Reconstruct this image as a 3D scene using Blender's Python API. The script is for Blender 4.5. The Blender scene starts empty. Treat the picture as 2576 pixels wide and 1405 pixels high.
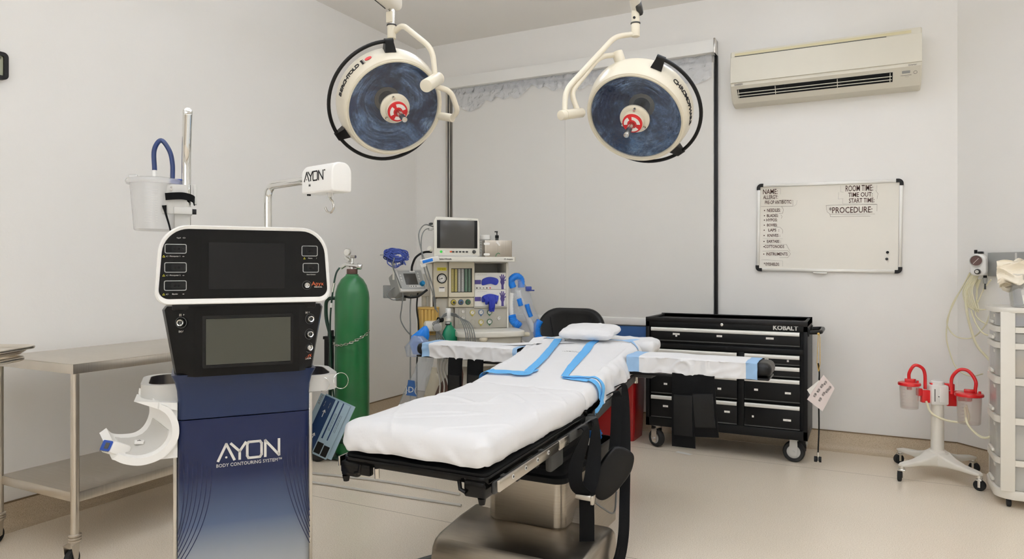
import bpy, bmesh, math, random
from mathutils import Vector, Matrix, Euler, noise
R = math.radians
random.seed(7)
scene = bpy.context.scene
COL = scene.collection

# ------------------------------------------------------------ camera, world, light, exposure
cd = bpy.data.cameras.new('camera'); cam = bpy.data.objects.new('camera', cd); COL.objects.link(cam)
cam.location = (0, 0, 1.26)
cam.rotation_euler = (R(90), 0, R(26.92))
cd.sensor_fit = 'HORIZONTAL'; cd.sensor_width = 36.0
cd.lens = 36.0 * 1747.2 / 2576.0
cd.shift_y = -28.7 / 2576.0
cd.clip_start = 0.02
scene.camera = cam
w = bpy.data.worlds.new('world'); scene.world = w; w.use_nodes = True
w.node_tree.nodes['Background'].inputs[0].default_value = (0.75, 0.85, 1.0, 1)
w.node_tree.nodes['Background'].inputs[1].default_value = 0.3
vs = scene.view_settings
vs.view_transform = 'Standard'; vs.look = 'None'; vs.gamma = 1.0; vs.use_curve_mapping = False
vs.exposure = -0.9
cy = scene.cycles
cy.max_bounces = 16; cy.diffuse_bounces = 10; cy.glossy_bounces = 6; cy.transmission_bounces = 8; cy.transparent_max_bounces = 16
LAMP_STRENGTH = 2.0
UP_STRENGTH = 42.0
FILL_WINDOW_STRENGTH = 3.2
FILL_PANEL_STRENGTH = 6.5
LAMP_COL = (0.99, 1.08, 1.24)

# ------------------------------------------------------------ materials
MATS = {}
def lin(c):
    return tuple((v / 12.92 if v <= 0.04045 else ((v + 0.055) / 1.055) ** 2.4) for v in c)
def rgb(r, g, b):
    return lin((r / 255, g / 255, b / 255)) + (1.0,)
def mat(name, col, rough=0.5, metal=0.0, bump=None, vary=None, emit=None, trans=0.0, alpha=1.0, coat=0.0, spec=0.5, sheen=0.0, ior=1.45, aniso=None):
    m = bpy.data.materials.new(name); m.use_nodes = True
    nt = m.node_tree; b = nt.nodes['Principled BSDF']
    b.inputs['Base Color'].default_value = col
    b.inputs['Roughness'].default_value = rough
    b.inputs['Metallic'].default_value = metal
    b.inputs['Transmission Weight'].default_value = trans
    b.inputs['Alpha'].default_value = alpha
    b.inputs['Coat Weight'].default_value = coat
    b.inputs['Specular IOR Level'].default_value = spec
    b.inputs['Sheen Weight'].default_value = sheen
    b.inputs['IOR'].default_value = ior
    tc = nt.nodes.new('ShaderNodeTexCoord')
    if vary:   # (scale, amount, [stretch])
        n = nt.nodes.new('ShaderNodeTexNoise'); n.inputs['Scale'].default_value = vary[0]; n.inputs['Detail'].default_value = 4
        mp = nt.nodes.new('ShaderNodeMapping'); mp.inputs['Scale'].default_value = vary[2] if len(vary) > 2 else (1, 1, 1)
        nt.links.new(tc.outputs['Object'], mp.inputs[0]); nt.links.new(mp.outputs[0], n.inputs['Vector'])
        mx = nt.nodes.new('ShaderNodeMixRGB'); mx.blend_type = 'MULTIPLY'; mx.inputs[0].default_value = 1.0
        rp = nt.nodes.new('ShaderNodeMapRange'); rp.inputs[1].default_value = 0.3; rp.inputs[2].default_value = 0.7
        rp.inputs[3].default_value = 1 - vary[1]; rp.inputs[4].default_value = 1 + vary[1] * 0.6
        nt.links.new(n.outputs['Fac'], rp.inputs[0]); nt.links.new(rp.outputs[0], mx.inputs[2])
        mx.inputs[1].default_value = col
        nt.links.new(mx.outputs[0], b.inputs['Base Color'])
    if bump:   # (scale, strength, distance, [stretch])
        n = nt.nodes.new('ShaderNodeTexNoise'); n.inputs['Scale'].default_value = bump[0]; n.inputs['Detail'].default_value = 5
        mp = nt.nodes.new('ShaderNodeMapping'); mp.inputs['Scale'].default_value = bump[3] if len(bump) > 3 else (1, 1, 1)
        nt.links.new(tc.outputs['Object'], mp.inputs[0]); nt.links.new(mp.outputs[0], n.inputs['Vector'])
        bp = nt.nodes.new('ShaderNodeBump'); bp.inputs['Strength'].default_value = bump[1]; bp.inputs['Distance'].default_value = bump[2]
        nt.links.new(n.outputs['Fac'], bp.inputs['Height']); nt.links.new(bp.outputs[0], b.inputs['Normal'])
    if emit:
        b.inputs['Emission Color'].default_value = emit[0] + (1,) if len(emit[0]) == 3 else emit[0]
        b.inputs['Emission Strength'].default_value = emit[1]
    MATS[name] = m
    return m
def thin(name, col, opacity, rough=0.1, spec=1.0, wrinkle=(30, 0.25, 0.01)):   # thin clear plastic or glass: partly see-through, with a gloss coat
    m = bpy.data.materials.new(name); m.use_nodes = True
    nt = m.node_tree; nt.nodes.clear()
    o = nt.nodes.new('ShaderNodeOutputMaterial'); t = nt.nodes.new('ShaderNodeBsdfTransparent')
    d1 = nt.nodes.new('ShaderNodeBsdfDiffuse'); d1.inputs[0].default_value = col; d2 = nt.nodes.new('ShaderNodeBsdfTranslucent'); d2.inputs[0].default_value = col
    d = nt.nodes.new('ShaderNodeMixShader'); d.inputs[0].default_value = 0.45; nt.links.new(d1.outputs[0], d.inputs[1]); nt.links.new(d2.outputs[0], d.inputs[2])
    g = nt.nodes.new('ShaderNodeBsdfGlossy'); g.inputs['Roughness'].default_value = rough
    lw = nt.nodes.new('ShaderNodeLayerWeight'); lw.inputs[0].default_value = 0.5
    pw = nt.nodes.new('ShaderNodeMath'); pw.operation = 'POWER'; pw.inputs[1].default_value = 4.0; nt.links.new(lw.outputs['Facing'], pw.inputs[0])
    ma = nt.nodes.new('ShaderNodeMath'); ma.operation = 'MULTIPLY_ADD'; ma.inputs[1].default_value = 0.9; ma.inputs[2].default_value = 0.045; nt.links.new(pw.outputs[0], ma.inputs[0])
    a = nt.nodes.new('ShaderNodeMixShader'); a.inputs[0].default_value = opacity
    f = nt.nodes.new('ShaderNodeMixShader')
    tc = nt.nodes.new('ShaderNodeTexCoord'); n = nt.nodes.new('ShaderNodeTexNoise'); n.inputs['Scale'].default_value = wrinkle[0]; n.inputs['Detail'].default_value = 4
    bp = nt.nodes.new('ShaderNodeBump'); bp.inputs['Strength'].default_value = wrinkle[1]; bp.inputs['Distance'].default_value = wrinkle[2]
    nt.links.new(tc.outputs['Object'], n.inputs['Vector']); nt.links.new(n.outputs['Fac'], bp.inputs['Height'])
    nt.links.new(bp.outputs[0], g.inputs['Normal']); nt.links.new(bp.outputs[0], lw.inputs['Normal'])
    t.inputs[0].default_value = tuple(1 - (1 - v) * 0.2 for v in col[:3]) + (1,)
    nt.links.new(t.outputs[0], a.inputs[1]); nt.links.new(d.outputs[0], a.inputs[2])
    nt.links.new(a.outputs[0], f.inputs[1]); nt.links.new(g.outputs[0], f.inputs[2])
    mu = nt.nodes.new('ShaderNodeMath'); mu.operation = 'MULTIPLY'; mu.inputs[1].default_value = spec
    nt.links.new(ma.outputs[0], mu.inputs[0]); nt.links.new(mu.outputs[0], f.inputs[0])
    nt.links.new(f.outputs[0], o.inputs[0])
    MATS[name] = m
    return m

mat('wall_paint', rgb(236, 234, 230), 0.35, bump=(60, 0.04, 0.01), vary=(0.9, 0.012))
mat('ceiling_paint', rgb(238, 235, 230), 0.9)
mat('steel', rgb(206, 199, 188), 0.33, 1.0, vary=(6, 0.06, (1, 30, 1)), bump=(40, 0.05, 0.002, (1, 40, 1)))
mat('brushed_steel', rgb(176, 168, 156), 0.36, 1.0, vary=(5, 0.08, (40, 1, 1)), bump=(30, 0.04, 0.002, (40, 1, 1)))
mat('base_steel', rgb(168, 160, 148), 0.3, 1.0, vary=(8, 0.07, (1, 1, 30)))
mat('chrome', rgb(225, 225, 222), 0.06, 1.0)
mat('satin_chrome', rgb(200, 196, 188), 0.22, 1.0)
mat('black_plastic', rgb(15, 14, 13), 0.38, spec=0.3)
mat('black_gloss', rgb(12, 11, 10), 0.18, spec=0.25)
mat('black_matte', rgb(13, 13, 13), 0.75, spec=0.3)
mat('black_paint', rgb(10, 10, 10), 0.42, spec=0.25, bump=(200, 0.05, 0.002))
mat('black_leather', rgb(17, 16, 15), 0.42, spec=0.35, bump=(220, 0.15, 0.002))
mat('black_vinyl', rgb(9, 9, 9), 0.35, spec=0.35, bump=(14, 0.25, 0.01))
mat('black_webbing', rgb(8, 8, 8), 0.8, spec=0.2, bump=(300, 0.3, 0.002))
mat('rubber', rgb(24, 24, 24), 0.7)
mat('dark_grey', rgb(58, 58, 56), 0.5)
mat('grey_plastic', rgb(150, 150, 146), 0.45)
mat('light_grey', rgb(196, 194, 188), 0.42)
mat('white_plastic', rgb(236, 235, 231), 0.35)
mat('warm_white', rgb(228, 224, 214), 0.38)
mat('silver_trim', rgb(214, 212, 206), 0.32, 0.45)
mat('cream_enamel', rgb(222, 214, 194), 0.3, coat=0.2)
mat('machine_beige', rgb(208, 200, 178), 0.42)
mat('machine_grey', rgb(176, 172, 160), 0.45)
mat('machine_light', rgb(222, 219, 208), 0.38)
mat('aged_plastic', rgb(216, 211, 196), 0.42, vary=(1.5, 0.03))
mat('aged_yellow', rgb(208, 198, 160), 0.45)
mat('screen_black', rgb(12, 12, 11), 0.18, spec=0.25)
mat('screen_grey', rgb(68, 68, 59), 0.3, spec=0.3)
mat('screen_dark_grey', rgb(62, 60, 56), 0.22)
mat('green_paint', rgb(28, 98, 52), 0.3, coat=0.2, vary=(5, 0.05))
mat('dark_green', rgb(12, 44, 30), 0.35)
mat('bag_green', rgb(16, 120, 86), 0.3)
mat('navy', rgb(30, 42, 72), 0.3, spec=0.35)
mat('navy_line', rgb(22, 30, 66), 0.25)
mat('blue_plastic', rgb(14, 62, 148), 0.35)
mat('blue_hose', rgb(20, 44, 92), 0.3, coat=0.3)
mat('blue_knob', rgb(8, 108, 152), 0.3)
mat('bright_blue', rgb(18, 116, 208), 0.35, vary=(25, 0.2))
mat('cable_blue', rgb(48, 66, 140), 0.35)
mat('glove_blue', rgb(26, 44, 150), 0.5)
mat('glove_purple', rgb(70, 58, 122), 0.5)
mat('red_plastic', rgb(196, 22, 28), 0.25, coat=0.3)
mat('bin_red', rgb(140, 14, 16), 0.3, coat=0.2)
mat('red_label', rgb(186, 26, 30), 0.35)
mat('orange', rgb(190, 84, 40), 0.5)
mat('yellow_label', rgb(226, 214, 60), 0.6)
mat('paper', rgb(236, 234, 228), 0.85)
mat('pink_paper', rgb(228, 216, 212), 0.85)
mat('ink', rgb(30, 28, 28), 0.8)
mat('brown_ink', rgb(70, 42, 34), 0.8)
mat('grey_ink', rgb(120, 116, 112), 0.8)
mat('white_ink', rgb(215, 212, 205), 0.6)
mat('whiteboard', rgb(222, 217, 205), 0.18, coat=0.3)
mat('sheet', rgb(228, 228, 229), 0.85, bump=(9, 0.45, 0.012, (1, .45, 1)))
mat('underpad', rgb(226, 226, 227), 0.9, bump=(45, 0.35, 0.0012))
mat('pad_blue', rgb(96, 168, 222), 0.8, bump=(60, 0.3, 0.001))
mat('pad_pale_blue', rgb(150, 184, 218), 0.8, bump=(60, 0.3, 0.001))
mat('brown_rubber', rgb(84, 56, 48), 0.35)
mat('amber_plastic', rgb(190, 156, 84), 0.4)
mat('wall_blue', rgb(40, 84, 140), 0.5)
mat('blind_fabric', rgb(222, 220, 215), 0.75, bump=(300, 0.05, 0.001))
mat('card_blue', rgb(10, 44, 84), 0.4)
mat('card_pale', rgb(150, 172, 184), 0.4)
mat('lcd', rgb(150, 152, 130), 0.4)
mat('green_light', rgb(40, 190, 60), 0.5)
mat('gauge_green', rgb(60, 112, 78), 0.5)
mat('gauge_yellow', rgb(196, 178, 74), 0.5)
mat('gauge_blue', rgb(90, 120, 160), 0.5)
mat('gauge_face', rgb(92, 66, 60), 0.3)
mat('bag_cream', rgb(240, 232, 214), 0.7, bump=(12, 0.4, 0.004))
mat('clear_tube', rgb(240, 235, 204), 0.25, trans=0.15)
mat('grey_cable', rgb(110, 112, 110), 0.5)
thin('clear_plastic', rgb(232, 234, 236), 0.22)
thin('frosted_plastic', rgb(246, 246, 245), 0.42, 0.25)
thin('drawer_plastic', rgb(246, 246, 243), 0.5, 0.3)
thin('canister_plastic', rgb(246, 240, 236), 0.15, 0.1)
thin('bag_film', rgb(226, 232, 240), 0.28, 0.12)
thin('crinkled_film', rgb(246, 248, 252), 0.6, 0.08, 2.5, (26, 1.0, 0.03))
thin('window_glass', rgb(200, 215, 235), 0.08, 0.02)
thin('lens_glass', rgb(150, 170, 200), 0.04, 0.02, 1.4)

# lamp reflector: tinted mirror with ripples, bright and dark reflection streaks painted into its colour
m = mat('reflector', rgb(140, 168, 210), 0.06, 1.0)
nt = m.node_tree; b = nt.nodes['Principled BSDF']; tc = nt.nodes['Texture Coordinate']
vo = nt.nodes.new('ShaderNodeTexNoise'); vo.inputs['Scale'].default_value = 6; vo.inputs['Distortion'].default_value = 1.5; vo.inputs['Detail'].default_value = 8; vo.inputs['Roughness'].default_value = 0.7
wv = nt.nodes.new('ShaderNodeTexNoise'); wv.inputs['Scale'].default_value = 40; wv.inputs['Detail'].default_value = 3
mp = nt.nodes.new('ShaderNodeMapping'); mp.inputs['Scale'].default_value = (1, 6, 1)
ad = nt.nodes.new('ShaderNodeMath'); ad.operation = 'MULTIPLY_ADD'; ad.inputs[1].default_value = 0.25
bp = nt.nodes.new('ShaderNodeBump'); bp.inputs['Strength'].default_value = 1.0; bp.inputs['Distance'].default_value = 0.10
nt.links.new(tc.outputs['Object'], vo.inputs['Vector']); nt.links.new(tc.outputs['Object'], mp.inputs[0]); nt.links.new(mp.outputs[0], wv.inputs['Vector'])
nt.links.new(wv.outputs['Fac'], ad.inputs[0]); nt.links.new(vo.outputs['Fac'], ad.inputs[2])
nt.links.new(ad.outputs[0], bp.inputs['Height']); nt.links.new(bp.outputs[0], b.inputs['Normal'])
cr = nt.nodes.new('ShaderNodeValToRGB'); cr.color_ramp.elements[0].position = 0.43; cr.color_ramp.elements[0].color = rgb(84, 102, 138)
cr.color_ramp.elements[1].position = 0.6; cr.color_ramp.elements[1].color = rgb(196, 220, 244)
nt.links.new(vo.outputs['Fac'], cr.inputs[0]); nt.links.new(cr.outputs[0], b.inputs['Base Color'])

# speckled vinyl for floor and coved base
def vinyl(name, c0, c1, rough, seams=False):
    m = mat(name, rgb(*c0), rough, coat=0.12 if seams else 0.0)
    nt = m.node_tree; b = nt.nodes['Principled BSDF']; tc = nt.nodes['Texture Coordinate']
    b.inputs['Coat Roughness'].default_value = 0.08
    n = nt.nodes.new('ShaderNodeTexNoise'); n.inputs['Scale'].default_value = 210 if seams else 330; n.inputs['Detail'].default_value = 3
    n2 = nt.nodes.new('ShaderNodeTexNoise'); n2.inputs['Scale'].default_value = 2.2; n2.inputs['Detail'].default_value = 3
    cr = nt.nodes.new('ShaderNodeValToRGB')
    e = cr.color_ramp.elements; e[0].position = 0.34; e[0].color = rgb(*c1); e[1].position = 0.56; e[1].color = rgb(*c0)
    nt.links.new(tc.outputs['Object'], n.inputs['Vector']); nt.links.new(tc.outputs['Object'], n2.inputs['Vector'])
    nt.links.new(n.outputs['Fac'], cr.inputs[0])
    mr = nt.nodes.new('ShaderNodeMapRange'); mr.inputs[3].default_value = 0.95; mr.inputs[4].default_value = 1.04
    nt.links.new(n2.outputs['Fac'], mr.inputs[0])
    mx = nt.nodes.new('ShaderNodeMixRGB'); mx.blend_type = 'MULTIPLY'; mx.inputs[0].default_value = 1
    nt.links.new(cr.outputs[0], mx.inputs[1]); nt.links.new(mr.outputs[0], mx.inputs[2])
    out = mx
    if seams:
        sp = nt.nodes.new('ShaderNodeSeparateXYZ'); nt.links.new(tc.outputs['Object'], sp.inputs[0])
        md = nt.nodes.new('ShaderNodeMath'); md.operation = 'PINGPONG'; md.inputs[1].default_value = 0.915
        of = nt.nodes.new('ShaderNodeMath'); of.operation = 'ADD'; of.inputs[1].default_value = -2.93 + 3.66
        nt.links.new(sp.outputs['Y'], of.inputs[0]); nt.links.new(of.outputs[0], md.inputs[0])
        lt = nt.nodes.new('ShaderNodeMath'); lt.operation = 'LESS_THAN'; lt.inputs[1].default_value = 0.0022
        nt.links.new(md.outputs[0], lt.inputs[0])
        m2 = nt.nodes.new('ShaderNodeMixRGB'); m2.inputs[2].default_value = rgb(150, 134, 112)
        nt.links.new(lt.outputs[0], m2.inputs[0]); nt.links.new(mx.outputs[0], m2.inputs[1]); out = m2
    nt.links.new(out.outputs[0], b.inputs['Base Color'])
    return m
vinyl('floor_vinyl', (238, 227, 210), (214, 199, 178), 0.28, True)
vinyl('cove_vinyl', (200, 184, 160), (166, 148, 122), 0.42)
mat('cap_strip', rgb(118, 98, 72), 0.5)

# tower door: navy running to light grey, an actual printed fade on the panel
m = mat('tower_fade', rgb(30, 44, 84), 0.3, spec=0.35)
nt = m.node_tree; b = nt.nodes['Principled BSDF']; tc = nt.nodes['Texture Coordinate']
sp = nt.nodes.new('ShaderNodeSeparateXYZ'); nt.links.new(tc.outputs['Object'], sp.inputs[0])
mr = nt.nodes.new('ShaderNodeMapRange'); mr.inputs[1].default_value = 0.72; mr.inputs[2].default_value = 0.16
cr = nt.nodes.new('ShaderNodeValToRGB'); e = cr.color_ramp.elements
e[0].position = 0.0; e[0].color = rgb(24, 33, 66); e[1].position = 1.0; e[1].color = rgb(176, 178, 178)
for p, c in ((0.32, (26, 35, 68)), (0.62, (82, 96, 122)), (0.85, (150, 155, 160))):
    q = e.new(p); q.color = rgb(*c)
nt.links.new(sp.outputs['Z'], mr.inputs[0]); nt.links.new(mr.outputs[0], cr.inputs[0]); nt.links.new(cr.outputs[0], b.inputs['Base Color'])

# ------------------------------------------------------------ mesh builder
def T(x=0, y=0, z=0): return Matrix.Translation((x, y, z))
def RX(a): return Matrix.Rotation(R(a), 4, 'X')
def RY(a): return Matrix.Rotation(R(a), 4, 'Y')
def RZ(a): return Matrix.Rotation(R(a), 4, 'Z')
FRONT = RX(90)          # text lying in the xz plane, read from -y
def frame(o, z, x=None):   # matrix whose local z is z
    z = Vector(z).normalized()
    x = Vector(x) if x is not None else (Vector((1, 0, 0)) if abs(z.x) < 0.9 else Vector((0, 1, 0)))
    x = (x - z * x.dot(z)).normalized(); y = z.cross(x)
    m = Matrix((x, y, z)).transposed().to_4x4(); m.translation = o
    return m
def spline(pts, n=8, closed=False):
    P = [Vector(p) for p in pts]; out = []
    m = len(P)
    rng = m if closed else m - 1
    for i in range(rng):
        p1, p2 = P[i], P[(i + 1) % m]
        p0 = P[i - 1] if (i > 0 or closed) else p1 * 2 - p2
        p3 = P[(i + 2) % m] if (i + 2 < m or closed) else p2 * 2 - p1
        for k in range(n):
            t = k / n
            out.append(0.5 * ((2 * p1) + (p2 - p0) * t + (2 * p0 - 5 * p1 + 4 * p2 - p3) * t * t + (3 * p1 - p0 - 3 * p2 + p3) * t ** 3))
    if not closed: out.append(P[-1].copy())
    return out
def fillet(pts, r, n=6):   # polyline with rounded corners
    P = [Vector(p) for p in pts]; out = [P[0]]
    for i in range(1, len(P) - 1):
        a = (P[i - 1] - P[i]); b_ = (P[i + 1] - P[i])
        rr = min(r, a.length * 0.45, b_.length * 0.45)
        s, e_ = P[i] + a.normalized() * rr, P[i] + b_.normalized() * rr
        for k in range(n + 1):
            t = k / n
            out.append((1 - t) ** 2 * s + 2 * t * (1 - t) * P[i] + t * t * e_)
    out.append(P[-1]); return out
def rrect(w, h, r, n=6, cx=0, cy=0):
    if not isinstance(r, (tuple, list)): r = (r,) * 4      # br, tr, tl, bl
    out = []
    for (sx, sy, a0, rr) in ((1, -1, -90, r[0]), (1, 1, 0, r[1]), (-1, 1, 90, r[2]), (-1, -1, 180, r[3])):
        ox, oy = cx + sx * (w / 2 - rr), cy + sy * (h / 2 - rr)
        for k in range(n + 1):
            a = R(a0 + 90 * k / n); out.append((ox + rr * math.cos(a), oy + rr * math.sin(a)))
    return out
def circ(r, n=32, cx=0, cy=0): return [(cx + r * math.cos(2 * math.pi * k / n), cy + r * math.sin(2 * math.pi * k / n)) for k in range(n)]
TXT = {}
class MB:
    def __init__(s, *mats): s.bm = bmesh.new(); s.mats = list(mats) or ['white_plastic']
    def mi(s, m):
        if m is None: return 0
        if m not in s.mats: s.mats.append(m)
        return s.mats.index(m)
    def add(s, bm2, M=None, m=None):
        if M is not None: bmesh.ops.transform(bm2, matrix=M, verts=bm2.verts)
        i = s.mi(m)
        for f in bm2.faces: f.material_index = i
        me = bpy.data.meshes.new('tmp'); bm2.to_mesh(me); bm2.free()
        s.bm.from_mesh(me); bpy.data.meshes.remove(me)
        return s
    def raw(s, vs_, fs, M=None, m=None):
        b2 = bmesh.new(); vv = [b2.verts.new(v) for v in vs_]
        for f in fs:
            try: b2.faces.new([vv[i] for i in f])
            except ValueError: pass
        bmesh.ops.recalc_face_normals(b2, faces=b2.faces)
        return s.add(b2, M, m)
    def box(s, c, d, bev=0.0, M=None, m=None, seg=2, taper=None):
        b2 = bmesh.new(); bmesh.ops.create_cube(b2, size=1.0)
        if taper:
            for v in b2.verts:
                if v.co.z < 0: v.co.x *= taper[0]; v.co.y *= taper[1]
        for v in b2.verts: v.co = Vector((v.co.x * d[0], v.co.y * d[1], v.co.z * d[2]))
        bev = min(bev, min(d) * 0.49)
        if bev > 0: bmesh.ops.bevel(b2, geom=list(b2.edges), offset=bev, segments=seg, affect='EDGES', profile=0.5)
        return s.add(b2, (M or Matrix()) @ T(*c), m)
    def bb(s, x0, x1, y0, y1, z0, z1, bev=0.0, M=None, m=None, seg=2):
        return s.box(((x0 + x1) / 2, (y0 + y1) / 2, (z0 + z1) / 2), (abs(x1 - x0), abs(y1 - y0), abs(z1 - z0)), bev, M, m, seg)
    def cyl(s, p0, p1, r, r1=None, seg=24, bev=0.0, M=None, m=None):
        p0, p1 = Vector(p0), Vector(p1); L = (p1 - p0).length; r1 = r if r1 is None else r1
        pr = [(0, 0), (r, 0), (r1, L), (0, L)]
        if bev: pr = [(0, 0), (r - bev, 0), (r - bev * 0.3, bev * 0.3), (r, bev), (r1, L - bev), (r1 - bev * 0.3, L - bev * 0.3), (r1 - bev, L), (0, L)]
        return s.lathe(pr, (M or Matrix()) @ frame(p0, p1 - p0), seg, m)
    def lathe(s, prof, M=None, seg=32, m=None):
        vs_, fs, rows = [], [], []
        for r, z in prof:
            if r < 1e-6: rows.append([len(vs_)]); vs_.append((0, 0, z))
            else:
                rows.append(list(range(len(vs_), len(vs_) + seg)))
                vs_ += [(r * math.cos(2 * math.pi * k / seg), r * math.sin(2 * math.pi * k / seg), z) for k in range(seg)]
        for a, b_ in zip(rows, rows[1:]):
            for k in range(seg):
                k2 = (k + 1) % seg
                if len(a) == 1 and len(b_) == 1: continue
                if len(a) == 1: fs.append((a[0], b_[k2], b_[k]))
                elif len(b_) == 1: fs.append((a[k], a[k2], b_[0]))
                else: fs.append((a[k], a[k2], b_[k2], b_[k]))
        return s.raw(vs_, fs, M, m)
    def tube(s, pts, r, seg=10, M=None, m=None, closed=False, caps=True):
        P = [Vector(p) for p in pts]; n = len(P); vs_, fs = [], []
        up = None; rr = r if isinstance(r, (list, tuple)) else [r] * n
        for i in range(n):
            if closed: t = (P[(i + 1) % n] - P[i - 1])
            else: t = (P[min(i + 1, n - 1)] - P[max(i - 1, 0)])
            t = t.normalized() if t.length > 1e-9 else Vector((0, 0, 1))
            if up is None: up = Vector((0, 0, 1)) if abs(t.z) < 0.9 else Vector((1, 0, 0))
            x = (up - t * up.dot(t)).normalized(); y = t.cross(x); up = x
            vs_ += [tuple(P[i] + (x * math.cos(2 * math.pi * k / seg) + y * math.sin(2 * math.pi * k / seg)) * rr[i]) for k in range(seg)]
        for i in range(n if closed else n - 1):
            a, b_ = i * seg, ((i + 1) % n) * seg
            for k in range(seg): k2 = (k + 1) % seg; fs.append((a + k, a + k2, b_ + k2, b_ + k))
        if caps and not closed: fs += [tuple(range(seg)), tuple(range((n - 1) * seg, n * seg))]
        return s.raw(vs_, fs, M, m)
    def prism(s, poly, z0, z1, M=None, m=None, bev=0.0, seg=2):
        b2 = bmesh.new(); lo = [b2.verts.new((x, y, z0)) for x, y in poly]; hi = [b2.verts.new((x, y, z1)) for x, y in poly]
        n = len(poly); f0 = b2.faces.new(lo[::-1]); f1 = b2.faces.new(hi)
        for k in range(n): b2.faces.new((lo[k], lo[(k + 1) % n], hi[(k + 1) % n], hi[k]))
        bmesh.ops.recalc_face_normals(b2, faces=b2.faces)
        if bev: bmesh.ops.bevel(b2, geom=list(set(f0.edges) | set(f1.edges)), offset=bev, segments=seg, affect='EDGES', profile=0.5)
        return s.add(b2, M, m)
    def ring(s, outer, inner, z0, z1, M=None, m=None):   # frame between two outlines with the same number of points
        n = len(outer); vs_ = [(x, y, z) for z in (z0, z1) for p in (outer, inner) for x, y in p]; fs = []
        for k in range(n):
            q = (k + 1) % n
            fs += [(k, q, n + q, n + k), (2 * n + k, 2 * n + q, 3 * n + q, 3 * n + k), (k, q, 2 * n + q, 2 * n + k), (n + k, n + q, 3 * n + q, 3 * n + k)]
        return s.raw(vs_, fs, M, m)
    def loft(s, secs, M=None, m=None, caps=True, closed=False):   # list of equal-length closed 3d sections
        n = len(secs[0]); vs_ = [tuple(p) for q in secs for p in q]; fs = []
        for i in range(len(secs) if closed else len(secs) - 1):
            j = (i + 1) % len(secs)
            for k in range(n): k2 = (k + 1) % n; fs.append((i * n + k, i * n + k2, j * n + k2, j * n + k))
        if caps and not closed: fs += [tuple(range(n)), tuple(range((len(secs) - 1) * n, len(secs) * n))]
        return s.raw(vs_, fs, M, m)
    def ball(s, c, r, sc=(1, 1, 1), M=None, m=None, seg=16, jit=0.0):
        b2 = bmesh.new(); bmesh.ops.create_uvsphere(b2, u_segments=seg, v_segments=max(8, seg * 2 // 3), radius=r)
        for v in b2.verts:
            if jit: v.co *= 1 + jit * noise.noise(v.co * (3.0 / r) + Vector(c) * 9)
            v.co = Vector((v.co.x * sc[0], v.co.y * sc[1], v.co.z * sc[2]))
        return s.add(b2, (M or Matrix()) @ T(*c), m)
    def sheet(s, fn, nu, nv, th=0.0, M=None, m=None, mfn=None):   # fn(u,v) -> point; a cloth with thickness
        b2 = bmesh.new(); V = [[b2.verts.new(fn(i / nu, j / nv)) for j in range(nv + 1)] for i in range(nu + 1)]
        base = s.mi(m)
        me = None; F = []
        for i in range(nu):
            for j in range(nv):
                f = b2.faces.new((V[i][j], V[i + 1][j], V[i + 1][j + 1], V[i][j + 1]))
                f.material_index = s.mi(mfn((i + .5) / nu, (j + .5) / nv)) if mfn else base
        if th:
            b2.normal_update(); bmesh.ops.solidify(b2, geom=list(b2.faces), thickness=th); bmesh.ops.recalc_face_normals(b2, faces=b2.faces)
        me = bpy.data.meshes.new('tmp')
        if M is not None: bmesh.ops.transform(b2, matrix=M, verts=b2.verts)
        b2.to_mesh(me); b2.free(); s.bm.from_mesh(me); bpy.data.meshes.remove(me)
        return s
    def ribbon(s, pts, wdir, w, th=0.003, M=None, m=None):
        P = [Vector(p) for p in pts]; n = len(P); secs = []
        for i in range(n):
            t = (P[min(i + 1, n - 1)] - P[max(i - 1, 0)]).normalized()
            wd = Vector(wdir(i / (n - 1)) if callable(wdir) else wdir); wd = (wd - t * wd.dot(t)).normalized(); nn = t.cross(wd)
            ww = w(i / (n - 1)) if callable(w) else w
            secs.append([P[i] + wd * ww / 2 + nn * th / 2, P[i] - wd * ww / 2 + nn * th / 2, P[i] - wd * ww / 2 - nn * th / 2, P[i] + wd * ww / 2 - nn * th / 2])
        return s.loft(secs, M, m)
    def text(s, body, size, M, m='ink', depth=0.0006, ax='CENTER', bold=0.0, sx=1.0, space=1.0):
        key = (body, size, depth, ax, bold, space)
        cu = bpy.data.curves.new('t', 'FONT'); cu.body = body; cu.size = size; cu.extrude = depth; cu.align_x = ax; cu.align_y = 'CENTER'
        cu.offset = bold; cu.space_character = space; cu.resolution_u = 2
        ob = bpy.data.objects.new('t', cu); COL.objects.link(ob)
        dg = bpy.context.evaluated_depsgraph_get(); me = bpy.data.meshes.new_from_object(ob.evaluated_get(dg))
        b2 = bmesh.new(); b2.from_mesh(me); bpy.data.meshes.remove(me)
        bpy.data.objects.remove(ob); bpy.data.curves.remove(cu)
        return s.add(b2, M @ Matrix.Diagonal((sx, 1, 1, 1)), m)
    def strokes(s, paths, wd, M, m='ink', depth=0.001):   # flat pen strokes in the xy plane, each path a list of 2d points
        for p in paths:
            pts = [Vector((x, y, 0)) for x, y in p]
            for a, b_ in zip(pts, pts[1:]):
                d = (b_ - a)
                if d.length < 1e-6: continue
                d.normalize(); nn = Vector((-d.y, d.x, 0)) * wd / 2; a2 = a - d * wd * 0.35; b2_ = b_ + d * wd * 0.35
                s.raw([tuple(v + Vector((0, 0, z))) for z in (0, depth) for v in (a2 + nn, a2 - nn, b2_ - nn, b2_ + nn)],
                      [(0, 1, 2, 3), (4, 5, 6, 7), (0, 1, 5, 4), (1, 2, 6, 5), (2, 3, 7, 6), (3, 0, 4, 7)], M, m)
        return s
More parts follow.
